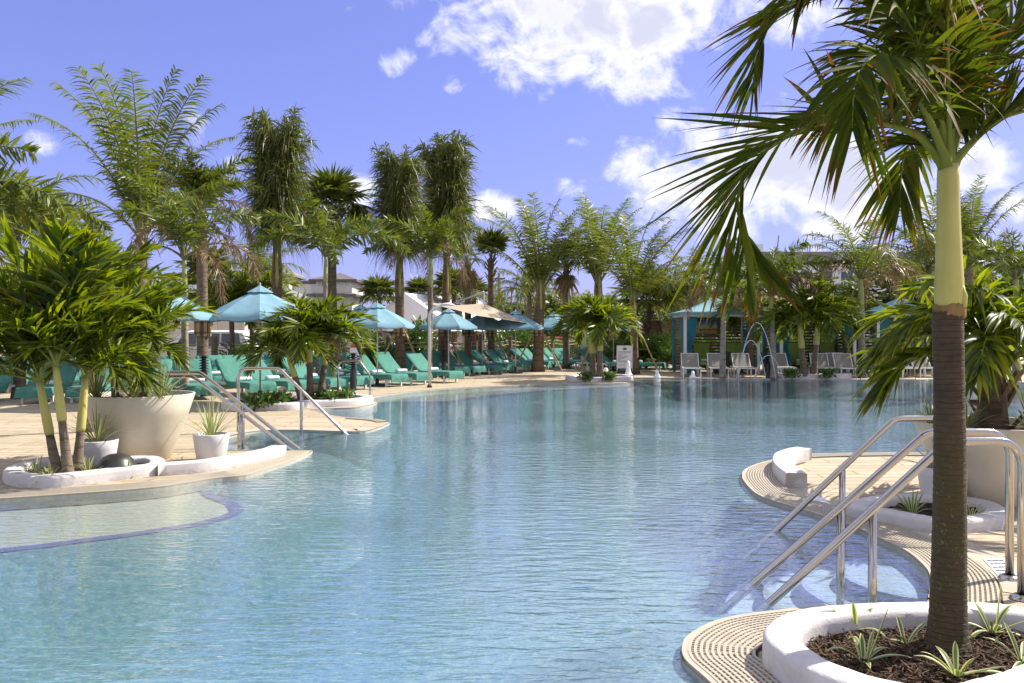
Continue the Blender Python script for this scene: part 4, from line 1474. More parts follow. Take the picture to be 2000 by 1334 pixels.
# upright centre fronds, undersides towards us
hero_frond([(1850, 230, 3.74), (1836, 110, 3.72), (1800, -20, 3.62), (1740, -120, 3.45), (1660, -150, 3.3)], 56, .52, .031, 10, (50, 25), .45, up=(-.3, -.6, .4), t0=.14)
hero_frond([(1858, 230, 3.74), (1868, 110, 3.78), (1860, -40, 3.8), (1830, -170, 3.8), (1780, -240, 3.8)], 56, .55, .031, 10, (42, 25), .5, up=(0, -1, .3), t0=.12)
# right fronds
hero_frond([(1860, 290, 3.76), (1884, 220, 3.82), (1915, 140, 3.9), (1965, 65, 3.95), (2040, 0, 4.0), (2130, -20, 4.0)], 54, .5, .026, 25, (48, 22), .15, up=(-.5, -.4, .7), t0=.22)
hero_frond([(1870, 308, 3.72), (1898, 278, 3.74), (1945, 236, 3.76), (2010, 215, 3.76), (2080, 225, 3.76), (2150, 270, 3.76)], 56, .44, .023, 40, (50, 22), .06, up=(-.1, -.3, .95), t0=.16)
hero_frond([(1866, 280, 3.85), (1905, 170, 4.1), (1970, 70, 4.4), (2060, 10, 4.6)], 36, .5, .029, 20, (55, 22), .2, t0=.25)
# back fronds hanging behind the crown
hero_frond([(1832, 300, 3.85), (1808, 275, 4.05), (1780, 275, 4.25), (1762, 320, 4.35), (1758, 400, 4.4)], 50, .44, .027, 10, (60, 20), .3, up=(0, .5, .8), t0=.22)
hero_frond([(1836, 285, 3.9), (1790, 200, 4.15), (1730, 170, 4.35), (1660, 190, 4.5), (1610, 250, 4.55)], 52, .46, .025, 15, (60, 22), .3, up=(-.2, .3, .9), t0=.22)
hero_frond([(1846, 270, 3.95), (1830, 150, 4.3), (1780, 60, 4.6), (1700, 20, 4.8)], 52, .5, .029, 10, (55, 22), .4, t0=.2)

hero_frond([(1842, 260, 3.7), (1815, 150, 3.6), (1770, 40, 3.5), (1700, -40, 3.42), (1620, -60, 3.36), (1560, -20, 3.3)], 54, .46, .029, 12, (56, 24), .45, up=(-.3, -.5, .6), t0=.2)
hero_frond([(1852, 240, 3.68), (1850, 120, 3.55), (1850, 0, 3.35), (1850, -90, 3.1)], 48, .42, .031, 10, (48, 26), .6, up=(0, -1, .3), t0=.16)

# ------------------------------------------------------------------ pots
def pot(label, loc, rt, rb, h, matn, soil_d=.06, th=.03):
    p = thing('plant_pot', label, 'pot', loc)
    mb = MB()
    mb.lathe([(0.001, 0), (rb * .96, 0), (rb, .012), (rb + (rt - rb) * .35, h * .33), (rb + (rt - rb) * .72, h * .68), (rt, h - .006), (rt - .004, h), (rt - th + .004, h), (rt - th, h - .006), (rt - th * 1.6, h - soil_d - .02)], 56)
    mb.build('shell', matn, p, smooth=True)
    mb = MB()
    rr = rt - th * 1.5
    k = 32
    vs = [(0, 0, h - soil_d + .02)]
    for q in (.35, .7, 1.0):
        vs += [(rr * q * math.cos(6.2832 * i / k), rr * q * math.sin(6.2832 * i / k), h - soil_d + RNG.normal(0, .008)) for i in range(k)]
    fs = [(0, 1 + i, 1 + (i + 1) % k) for i in range(k)]
    for r_ in range(2):
        fs += [(1 + r_ * k + i, 1 + (r_ + 1) * k + i, 1 + (r_ + 1) * k + (i + 1) % k, 1 + r_ * k + (i + 1) % k) for i in range(k)]
    mb.add(vs, fs)
    mb.build('soil', 'mulch', p)
    return p


PL = Vector((-4.55, 9.72, 0))
pot('big cream tapered pot behind the three-palm bed', PL, .64, .36, .79, 'cream_pot')
pot('small white pot left of the big cream pot', Vector((-4.68, 9.0, 0)), .215, .165, .32, 'white_pot')
pot('small white pot right of the big cream pot on the kerb corner', gp(402, 903) + Vector((0, .17, 0)), .21, .165, .32, 'white_pot')
PR = Vector((4.36, 7.25, 0))
pot('big cream pot on the right island behind the rails', PR, .64, .36, .71, 'cream_pot')
pot('small white pot beside the right cream pot behind the mossy trunk', gp(1860, 990) + Vector((0, .15, 0)), .215, .165, .33, 'white_pot')


# spider plants: grassy variegated rosettes
def rosette(name, label, loc, n, L, w, e0, e1, group=None, leaves=False, dr=.5, mat_='leaf_variegated'):
    t = thing(name, label, 'plant', loc, random.uniform(0, 6.28), group)
    a = np.arange(n) * 2.399 + RNG.normal(0, .2, n)
    e = np.radians(np.linspace(e1, e0, n) + RNG.normal(0, 8, n))
    D = np.stack([np.cos(a) * np.cos(e), np.sin(a) * np.cos(e), np.sin(e)], axis=1)
    W = np.stack([-np.sin(a), np.cos(a), np.zeros(n)], axis=1)
    N = np.cross(D, W)
    Ls = L * RNG.uniform(.65, 1.15, n)
    drp = np.abs(RNG.normal(dr, dr * .35, n)) * np.cos(e) ** .5
    P = np.stack([np.cos(a) * .015, np.sin(a) * .015, np.zeros(n)], axis=1)
    prof = ([0, .15, .5, .8, 1], [.55, .8, 1.0, .6, .04])
    if leaves:
        for i in range(n):
            sl = slice(i, i + 1)
            V, F, c = blades(P[sl], D[sl], W[sl], N[sl], Ls[sl], np.full(1, w), 9, drp[sl], 3, .22, prof)
            link('leaf', np_mesh('leaf', V, F, c, mat_, True), t)
    else:
        V, F, c = blades(P, D, W, N, Ls, np.full(n, w), 6, drp, 3, .2, prof)
        link('foliage', np_mesh('foliage', V, F, c, mat_, True), t)
    return t


def sp(px, py, z):
    p = gp(px, py, z)
    return p


for px, py, L, n, lab in ((1673, 1228, .26, 6, 'variegated plant by the back rim of the near bed, left of the trunk'),
                          (1688, 1292, .28, 9, 'arching variegated plant near the left rim of the near bed'),
                          (1868, 1318, .27, 9, 'upright variegated plant in front of the mossy trunk'),
                          (1938, 1234, .26, 9, 'variegated plant behind the mossy trunk near the bed corner'),
                          (1998, 1290, .28, 8, 'variegated plant at the right end of the near bed'),
                          (1770, 1256, .2, 4, 'small low variegated plant left of the mossy trunk foot')):
    rosette('spider_plant', lab, sp(px, py, .06), n, L, .026, 25, 78, leaves=True, dr=.55)
for px, py, z, L, n, lab in ((72, 930, .05, .28, 18, 'spider plant at the left end of the three-palm bed'), (98, 936, .05, .3, 16, 'spider plant before the left leaning palm'),
                             (172, 925, .05, .26, 14, 'spider plant left of the black dome'), (248, 922, .05, .24, 12, 'spider plant right of the black dome'),
                             (1782, 1005, .04, .28, 22, 'spider plant in the low bed left of the mossy trunk'), (1893, 1015, .04, .26, 18, 'spider plant in the low bed right of the mossy trunk')):
    rosette('spider_plant', lab, sp(px, py, z), n, L, .02, 15, 80)
for loc, L, n, lab in ((Vector((-4.68, 9.0, .26)), .58, 40, 'spider plant in the small white pot left of the big pot'),
                       (gp(402, 903) + Vector((0, .17, .26)), .60, 42, 'spider plant in the small white pot on the kerb corner'),
                       (gp(1860, 990) + Vector((0, .15, .27)), .52, 36, 'spider plant in the small white pot behind the mossy trunk'),
                       (PL + Vector((-.40, -.22, .73)), .62, 46, 'grassy plant at the left rim of the big left pot'), (PL + Vector((.12, -.36, .73)), .62, 46, 'grassy plant at the front rim of the big left pot'),
                       (PL + Vector((.36, -.2, .73)), .62, 46, 'grassy plant at the right rim of the big left pot'),
                       (PR + Vector((-.34, -.2, .65)), .42, 26, 'grassy plant at the left rim of the right cream pot'), (PR + Vector((.16, -.34, .65)), .42, 34, 'silvery grass plant at the front rim of the right cream pot'),
                       (PR + Vector((-.5, .05, .65)), .4, 22, 'dark leaved plant hanging over the left rim of the right cream pot')):
    rosette('spider_plant', lab, loc, n, L, .02, 38, 86, dr=.42)

# palms in the big pots
palm('christmas_palm', 'bushy palm growing in the big left cream pot', PL + Vector((0, 0, .71)), PL + Vector((-.03, 0, 1.16)), .09, .07, 'bark_boot',
     [('xmasnear', ADDF(ring(0, 7), ring(1, 5, 20, .9), [(2, 230, .9), (3, 265, .8), (2, 300, .8), (3, 335, .7), (3, 225, .9), (4, 300, .7)]), .86)], boots=10, rings=10)
palm('christmas_palm', 'second stem of bushy palm at the back of the big left pot', PL + Vector((-.35, .2, .71)), PL + Vector((-.5, .25, 1.5)), .06, .045, 'bark_grey',
     [('xmasnear', ADDF(ring(0, 5), ring(1, 4, 20)), .72)], rings=10)
palm('christmas_palm', 'leafy palm with upright new fronds behind the three-palm bed', (-6.6, 12.4, 0), (-6.5, 12.4, 1.55), .07, .05, 'bark_grey',
     [('xmasnear', ADDF(ring(0, 5), ring(0, 3, 40, 1.15), ring(1, 5, 20)), 1.15)], rings=10)
rp = palm('bottle_palm', 'broad leaved palm arching out of the right cream pot', PR + Vector((0, 0, .62)), PR + Vector((.03, 0, 1.22)), .12, .09, 'bark_boot', [], boots=14, rings=10)
VAR['bottle'] = variants(lambda e, b_, L, k: frond(arc_curve(L, e, b_, k, 20, yaw=RNG.normal(0, .06)), 'leaf_christmas', 34, .50, .05, 38, (66, 24), .62, 8, 3, .06, .2, .018),
                         [(76, 85, 1.15, 1.4), (60, 100, 1.25, 1.2), (42, 95, 1.3, 1.2), (24, 85, 1.25, 1.2)])
place_fronds(rp, Vector((.03, 0, .6)), 'bottle', ADDF(ring(0, 3), [(1, 200), (2, 185), (3, 195, 1.0), (1, 255), (2, 232), (1, 300), (2, 330), (1, 20), (2, 60), (3, 260, .9), (1, 140), (2, 110), (0, 210, 1.1), (1, 180, 1.0)]), 1.0)


# ------------------------------------------------------------------ copying things
def proto_children(o):
    return [(c, [g for g in bpy.data.objects if g.parent == c]) for c in bpy.data.objects if c.parent == o]


def dup(root, pc, loc, rz, label=None, group=None, scale=None):
    r = root.copy()
    C.objects.link(r)
    r.location = loc
    r.rotation_euler = (0, 0, rz)
    if scale:
        r.scale = scale
    if label:
        r['label'] = label
    if group:
        r['group'] = group
    for c, gs in pc:
        k = c.copy()
        C.objects.link(k)
        k.parent = r
        for g in gs:
            q = g.copy()
            C.objects.link(q)
            q.parent = k
    return r


# ------------------------------------------------------------------ stainless handrails
def fillet(pts, r, k=7):
    out = [Vector(pts[0])]
    for i in range(1, len(pts) - 1):
        a, p, b_ = Vector(pts[i - 1]), Vector(pts[i]), Vector(pts[i + 1])
        d0, d1 = (a - p).normalized(), (b_ - p).normalized()
        ang = d0.angle(d1)
        t = min(r / math.tan(ang / 2), (a - p).length * .48, (b_ - p).length * .48)
        s, e = p + d0 * t, p + d1 * t
        for j in range(k + 1):
            u = j / k
            out.append((1 - u) ** 2 * s + 2 * u * (1 - u) * p + u * u * e)
    out.append(Vector(pts[-1]))
    return out


def rail(label, pts, posts, r=.0245, rad=.16, foot=True):
    p0 = Vector(pts[0])
    t = thing('handrail', label, 'handrail', (p0.x, p0.y, 0))
    L = [Vector(p) - Vector((p0.x, p0.y, 0)) for p in pts]
    mb = MB()
    mb.tube(fillet(L, rad), r, 16)
    mb.build('rail', 'steel', t, smooth=True)
    for a, zt, zb in posts:
        q = Vector(a) - Vector((p0.x, p0.y, 0))
        mb = MB()
        mb.tube([Vector((q.x, q.y, zt)), Vector((q.x, q.y, zb))], r * .98, 16)
        mb.build('post', 'steel', t, smooth=True)
    if foot:
        mb = MB()
        mb.lathe([(.0255, .03), (.04, .028), (.062, .012), (.064, .0045)], 20)
        mb.build('base_flange', 'steel', t, smooth=True)
    return t


y3, y2, y1 = 4.53, 4.90, 6.2
rail('bent steel handrail closest to the near planter bed', [(2.90, y3, .0), (2.90, y3, .90), (2.48, y3, .90), (1.45, y3 + .02, -.05), (1.2, y3 + .02, -.28)], [((2.055, y3 + .012, 0), .50, -.45)])
rail('middle bent steel handrail of the three at the steps', [(3.06, y2, .0), (3.06, y2, .905), (2.55, y2, .905), (1.46, y2, -.05), (1.2, y2, -.28)], [((2.02, y2, 0), .43, -.45)])
rail('bent steel handrail on the far side of the step alcove', [(3.52, y1 + .05, .0), (3.52, y1 + .05, .855), (2.98, y1, .855), (2.02, y1, -.05), (1.8, y1, -.26)], [((2.57, y1, 0), .45, -.1)])
rail('front rail of the parallel pair at the left inlet', [(-4.75, 10.48, 0), (-4.75, 10.48, .96), (-4.2, 10.48, .96), (-2.86, 10.48, -.05), (-2.6, 10.48, -.22)], [((-3.585, 10.48, 0), .50, -.3)], foot=False)
rail('rear rail of the parallel pair at the left inlet', [(-4.75, 10.74, 0), (-4.75, 10.74, 1.0), (-4.2, 10.74, 1.0), (-2.85, 10.74, -.05), (-2.6, 10.74, -.24)], [((-3.63, 10.74, 0), .55, -.3)], foot=False)
rail('single bent rail on the deck tongue beside the mid bed', [(-4.26, 12.4, -.2), (-4.26, 12.4, .985), (-3.62, 12.4, .985), (-2.58, 12.4, -.04), (-2.4, 12.4, -.2)], [((-3.28, 12.4, 0), .64, -.3)], foot=False)
rail('far arched handrail behind the mid bed kerb', [(-3.92, 17.95, .0), (-3.92, 17.95, .93), (-3.45, 17.95, .93), (-3.2, 17.95, .60), (-3.2, 17.95, -.1)], [], rad=.18)

# ------------------------------------------------------------------ black dome light in the bed
t = thing('dome_speaker', 'black dome shaped garden fixture in the three-palm bed', 'garden fixture', Vector((-4.22, 8.50, .045)))
mb = MB()
mb.lathe([(.15, -.02), (.155, .05), (.192, .058), (.197, .072), (.185, .085), (.165, .125), (.13, .162), (.08, .186), (.03, .194), (.001, .195)], 36)
mb.build('cap', 'black_plastic', t, smooth=True)
mb = MB()
mb.lathe([(.13, -.03), (.14, .055)], 24)
mb.build('base', 'black_metal', t)

# ------------------------------------------------------------------ louvred bollards
def bollard(label, px, py, d, h=.98):
    b_ = base_at(px, d)
    t = thing('bollard_light', label, 'bollard', b_, 0, 'black louvred bollard lights')
    mb = MB()
    mb.lathe([(.085, 0), (.085, h * .6), (.05, h * .6)], 20)
    mb.build('post', 'black_metal', t, smooth=False)
    mb = MB()
    mb.lathe([(.05, h * .6), (.05, h)], 16)
    mb.build('lamp_core', 'black_metal', t)
    for k in range(6):
        z = h * .62 + k * h * .066
        mb = MB()
        mb.lathe([(.05, z + .02), (.115, z), (.118, z + .012), (.055, z + .042)], 20)
        mb.build('louvre', 'black_metal', t, smooth=False)
    mb = MB()
    mb.lathe([(.118, h), (.118, h + .02), (.001, h + .03)], 20)
    mb.build('cap', 'black_metal', t)


bollard('black louvred bollard between loungers beside the thick bare trunk', 398, 0, 19.6, .98)
bollard('black louvred bollard in front of the red and white notice', 690, 0, 21.6, 1.0)
bollard('black louvred bollard beside the pool shower post', 867, 0, 27.5, 1.0)
bollard('black bollard beside the water arcs before the cabanas', 1500, 0, 27.75, .85)
bollard('black bollard beside the right cabana post', 1681, 0, 28.0, .95)

# ------------------------------------------------------------------ teal loungers
def lounger_proto():
    root = thing('sun_lounger', 'teal covered sun lounger', 'sun lounger')
    mb = MB()
    for y in (-.31, .31):
        mb.bar((.05, y, .31), (1.93, y, .31), .05, .05)
    mb.bar((1.92, -.31, .312), (1.92, .31, .312), .045, .045)
    mb.bar((.06, -.31, .312), (.06, .31, .312), .045, .045)
    mb.build('frame', 'white_paint', root)
    for x in (.22, 1.72):
        for y in (-.30, .30):
            mb = MB()
            mb.box((x, y, .145), (.055, .05, .29))
            mb.build('leg', 'white_paint', root)
    mb = MB()
    for y in (-.27, .27):
        mb.bar((.42, y, .62), (.28, y, .33), .03, .02)
    mb.build('back_strut', 'white_paint', root)
    # towelling cover: runs over the raised back, the seat and drapes at the foot
    path = [(.30, .62, 0), (.17, .80, 0), (.135, .885, 0), (.165, .905, 0), (.3, .79, 0), (.5, .60, 0), (.68, .43, 0), (.76, .375, 0), (.86, .362, 0), (1.1, .36, 0), (1.35, .36, 0), (1.6, .36, 0),
            (1.85, .36, 0), (1.93, .358, .1), (1.975, .33, .6), (1.985, .24, .9), (1.995, .135, 1.0)]
    ys = [(-.385, -.13), (-.36, -.03), (-.345, 0), (-.24, 0), (-.12, 0), (0, 0), (.12, 0), (.24, 0), (.345, 0), (.36, -.03), (.385, -.13)]
    vs, fs = [], []
    for i, (x, z, dr) in enumerate(path):
        for j, (y, dz) in enumerate(ys):
            w = .012 * math.sin(j * 2.1 + i * 1.3) + RNG.normal(0, .004)
            xx = x + (w * 1.6 * dr)
            k = .4 if i < 8 else 1.0
            yy = y * (1 + .05 * dr * math.sin(i * 1.7))
            vs.append((xx, yy, z + dz * k * (1.0 if i > 2 else .2) + (w * .45 if dr == 0 else w * .8)))
    m_ = len(ys)
    for i in range(len(path) - 1):
        for j in range(m_ - 1):
            fs.append((i * m_ + j, (i + 1) * m_ + j, (i + 1) * m_ + j + 1, i * m_ + j + 1))
    mb = MB()
    mb.add(vs, fs)
    mb.build('cover', 'teal_towelling', root, smooth=True)
    return root


LP = lounger_proto()
LPC = proto_children(LP)
# rolled towel
mb = MB()
vs, fs = [], []
for i in range(9):
    y = -.19 + .38 * i / 8
    for k in range(14):
        a = 2 * math.pi * k / 14
        r_ = .062 * (1 + RNG.normal(0, .05)) * (.92 if i in (0, 8) else 1)
        vs.append((r_ * 1.15 * math.cos(a), y, .055 + r_ * .86 * math.sin(a)))
for i in range(8):
    for k in range(14):
        fs.append((i * 14 + k, i * 14 + (k + 1) % 14, (i + 1) * 14 + (k + 1) % 14, (i + 1) * 14 + k))
fs.append(tuple(range(13, -1, -1)))
fs.append(tuple(8 * 14 + k for k in range(14)))
mb.add(vs, fs)
TOWEL = mb.mesh('towel', 'towel', True)


def towel(m4, label, group):
    o = link('rolled_towel', TOWEL)
    o.matrix_world = m4
    tag(o, label, 'towel', group)


FIRST = [True]


ORD = ('first second third fourth fifth sixth seventh eighth ninth tenth eleventh twelfth thirteenth fourteenth fifteenth sixteenth seventeenth '
       'eighteenth nineteenth twentieth twenty-first twenty-second twenty-third twenty-fourth twenty-fifth twenty-sixth twenty-seventh twenty-eighth').split()


def put_lounger(foot, rz, label, group, tw=None):
    """foot: world XY of the foot end centre; rz heading of the foot"""
    dv = Vector((math.cos(rz), math.sin(rz), 0))
    loc = Vector((foot[0], foot[1], 0)) - dv * 1.97
    if FIRST[0]:
        FIRST[0] = False
        o = LP
        o.location = loc
        o.rotation_euler = (0, 0, rz)
        o['label'] = label
        o['group'] = group
    else:
        o = dup(LP, LPC, loc, rz, label, group)
    if tw is not False:
        off = random.uniform(-.05, .05)
        towel(Matrix.Translation(loc + dv * .98 + Vector((-dv.y, dv.x, 0)) * off + Vector((0, 0, .355))) @ Matrix.Rotation(rz + random.uniform(-.12, .12), 4, 'Z'),
              tw or ('rolled white towel on the ' + label), 'rolled towels on ' + group)


def along(path, s):
    for a, b_ in zip(path[:-1], path[1:]):
        L = (b_ - a).length
        if s <= L:
            return a.lerp(b_, s / L), (b_ - a).normalized()
        s -= L
    return None, None


frow = catmull(V2((-15.5, 17.2), (-11.5, 17.2), (-8.4, 17.9), (-6.0, 19.25), (-3.55, 22.9), (-1.75, 25.2)), .2)
def lay_row(path, s0, gaps, turn, row, mark):
    spots = []
    q = s0
    while True:
        p, td = along(path, q)
        if p is None:
            break
        spots.append((p, math.atan2(td.y, td.x) - math.pi / 2 + random.uniform(-.06, .06) + turn))
        q += gaps[len(spots) % 2]
    for i_, (p, hd) in enumerate(spots):
        o_ = ORD[len(spots) - 1 - i_]
        put_lounger(p, hd, '%s teal lounger from the %s in the %s' % (o_, mark, row), row + ' teal loungers',
                    'rolled white towel on the %s %s lounger from the %s' % (o_, row, mark))


lay_row(frow, .2, (1.42, 1.02), .05, 'front row', 'shower post')
srow = catmull(V2((-17, 20.4), (-12, 20.5), (-9.3, 21.4), (-6.9, 23.2), (-4.2, 26.6), (-1.45, 29.2), (1.2, 33.8), (3.3, 37.8)), .2)
lay_row(srow, .4, (1.28, .98), .0, 'back row', 'double palm')
for px, d, rz, lab in ((1142, 35.5, -50, 'teal lounger left of the double palm trunk'), (1208, 33.6, -38, 'teal lounger behind the rules board'), (1246, 32.8, -25, 'teal lounger right of the rules board'),
                       (1297, 33.0, -22, 'teal lounger nearest the left cabana curtain')):
    p = base_at(px, d)
    put_lounger(p, R(rz), lab, 'teal loungers by the rules board')

# ------------------------------------------------------------------ pale blue parasols
def umbrella_proto():
    u = thing('parasol', 'pale blue parasol', 'parasol')
    mb = MB()
    mb.lathe([(.28, 0), (.28, .05), (.05, .08), (.05, .25), (.001, .26)], 18)
    mb.build('base', 'black_metal', u)
    mb = MB()
    mb.tube([Vector((0, 0, .05)), Vector((0, 0, 2.42))], .022, 10)
    mb.build('pole', 'frame_grey', u, smooth=True)
    N_ = 8
    for k in range(N_):
        a0, a1 = 2 * math.pi * k / N_, 2 * math.pi * (k + 1) / N_
        vs, fs = [], []
        m_ = 6
        for i in range(7):
            t = .16 + .84 * i / 6
            for j in range(m_ + 1):
                a = a0 + (a1 - a0) * j / m_
                rr = 1.12 * t * (math.cos((a1 - a0) / 2) / math.cos(a - (a0 + a1) / 2))
                sag = -.035 * t * math.sin(math.pi * j / m_)
                vs.append((rr * math.cos(a), rr * math.sin(a), 2.42 - .60 * t + .03 * math.sin(math.pi * t) + sag))
        for j in range(m_ + 1):
            x, y, z = vs[6 * (m_ + 1) + j]
            vs.append((x * 1.003, y * 1.003, z - .07 + .008 * math.sin(j * 2.5 + k)))
        for i in range(7):
            for j in range(m_):
                q = i * (m_ + 1) + j
                fs.append((q, q + 1, q + m_ + 2, q + m_ + 1))
        mb = MB()
        mb.add(vs, [tuple(reversed(f)) for f in fs])
        mb.build('canopy_panel', 'umbrella_blue', u, smooth=True)
        mb = MB()
        mb.bar((0, 0, 2.36), (1.08 * math.cos(a0), 1.08 * math.sin(a0), 1.805), .018, .018)
        mb.bar((.03 * math.cos(a0), .03 * math.sin(a0), 1.72), (.55 * math.cos(a0), .55 * math.sin(a0), 2.06), .012, .012)
        mb.build('rib', 'frame_grey', u)
    vs = [(0, 0, 2.50)]
    for k in range(16):
        a = 2 * math.pi * k / 16
        rr = .27 if k % 2 == 0 else .25
        vs.append((rr * math.cos(a), rr * math.sin(a), 2.345 - (0 if k % 2 == 0 else .01)))
    mb = MB()
    mb.add(vs, [(0, 1 + k, 1 + (k + 1) % 16) for k in range(16)])
    mb.build('vent_cap', 'umbrella_blue', u)
    mb = MB()
    mb.lathe([(.012, 2.48), (.02, 2.52), (.001, 2.56)], 8)
    mb.build('finial', 'frame_grey', u)
    mb = MB()
    mb.box((.62, .12, 1.93), (.02, .05, .2))
    mb.build('tie_strap', 'umbrella_blue', u)
    return u


UP_ = umbrella_proto()
UPC = proto_children(UP_)
ulist = [(312, 17.2, 1.06, 'parasol half hidden by the leafy pot palm and slim trunk'), (508, 17.8, 1.05, 'parasol behind the palm trio of the mid bed'),
         (704, 25.6, 1.0, 'parasol right behind another one beside the palm trio'), (737, 23.6, .99, 'parasol with long pole before the white tent gable'),
         (876, 28.3, .99, 'parasol beside the pool shower post'), (942, 31.4, .99, 'parasol under the taupe shade canopy'),
         (1007, 31.5, 1.0, 'parasol at the right corner of the taupe canopy'), (1082, 34.8, 1.0, 'parasol left of the double palm crown'),
         (1198, 34.3, .97, 'parasol right of the double palm beside the purple sign'), (200, 19.0, 1.0, 'parasol behind the leafy pot palm at the far left')]
for i, (px, d, sc, lab) in enumerate(ulist):
    p = base_at(px, d)
    lab = 'pale blue ' + lab
    if i == 0:
        UP_.location = p
        UP_.scale = (sc, sc, sc)
        UP_['label'] = lab
        UP_['group'] = 'pale blue parasols'
        UP_.rotation_euler = (0, 0, .2)
    else:
        dup(UP_, UPC, p, random.uniform(0, .78), lab, 'pale blue parasols', (sc, sc, sc))

# taupe cantilever canopy
cp = base_at(945, 30.5)
t = thing('cantilever_canopy', 'taupe cantilever shade canopy hung from a grey arm', 'shade canopy', cp)
ap = at(945, 592, 30.5) - cp
cor = [at(818, 589, 28.2) - cp, at(935, 617, 28.4) - cp, at(1062, 637, 31.5) - cp, at(962, 600, 33.8) - cp]
for k in range(4):
    a, b_ = cor[k], cor[(k + 1) % 4]
    vs, fs = [], []
    m_ = 8
    for i in range(m_ + 1):
        for j in range(m_ + 1):
            u, w = i / m_, j / m_
            e_ = a.lerp(b_, w)
            e_ = e_ + (ap * .0 + (cor[0] + cor[1] + cor[2] + cor[3]) / 4 - e_) * (.10 * math.sin(math.pi * w))
            p = ap.lerp(e_, u)
            p.z -= .10 * math.sin(math.pi * u)
            vs.append(p)
    for i in range(m_):
        for j in range(m_):
            q = i * (m_ + 1) + j
            fs.append((q, q + 1, q + m_ + 2, q + m_ + 1))
    mb = MB()
    mb.add(vs, fs)
    mb.build('canopy_panel', 'taupe_fabric', t, smooth=True)
mb = MB()
top = at(945, 570, 30.5) - cp
mb.tube([ap, top], .03, 8)
mb.tube([top, at(888, 592, 31.5) - cp, at(868, 606, 32) - cp], .04, 8)
mb.build('arm', 'frame_grey', t)
mb = MB()
ft = at(868, 606, 32) - cp
mb.tube([ft + Vector((0, 0, .1)), Vector((ft.x, ft.y, 0))], .05, 10)
mb.build('mast', 'frame_grey', t)

# pool shower post
p = base_at(838, 26.5) + Vector((0.05, -.2, 0))
p = gp(839, 757)
t = thing('pool_shower', 'slim grey shower post with bent arm at the pool edge', 'shower', p)
hz = H + (HOR - 610) / FPX * p.y
mb = MB()
mb.tube(fillet([(0, 0, 0), (0, 0, hz), (.35, .1, hz + .22), (.62, .15, hz + .25)], .2), .045, 12)
mb.build('pipe', 'frame_grey', t, smooth=True)
mb = MB()
mb.lathe([(.07, 0), (.07, .06), (.046, .08)], 14)
mb.build('base', 'black_metal', t)
mb = MB()
mb.lathe([(.05, hz + .19), (.10, hz + .2), (.1, hz + .22), (.02, hz + .26)], 14, (.62, .15, 0))
mb.build('shower_head', 'frame_grey', t)

# ------------------------------------------------------------------ cabanas
def wavy(p0, p1, z0, z1, amp, n=26, pinch=None, phase=0.0):
    """curtain sheet between two points on plan, optionally gathered at a height"""
    p0, p1 = Vector(p0), Vector(p1)
    dv = p1 - p0
    nv_ = Vector((-dv.y, dv.x)).normalized()
    vs, fs = [], []
    rows = 9
    for i in range(rows + 1):
        z = z1 + (z0 - z1) * i / rows
        sq = 1.0
        if pinch:
            sq = 1 - .55 * math.exp(-((z - pinch) / .35) ** 2)
        for j in range(n + 1):
            u = j / n
            c = p0 + dv * (.0 + u * sq)
            w = amp * math.sin(u * n * 1.15 + phase + .3 * i) * (1.2 - .4 * sq)
            vs.append((c.x + nv_.x * w, c.y + nv_.y * w, z))
    for i in range(rows):
        for j in range(n):
            q = i * (n + 1) + j
            fs.append((q, q + 1, q + n + 2, q + n + 1))
    return vs, fs


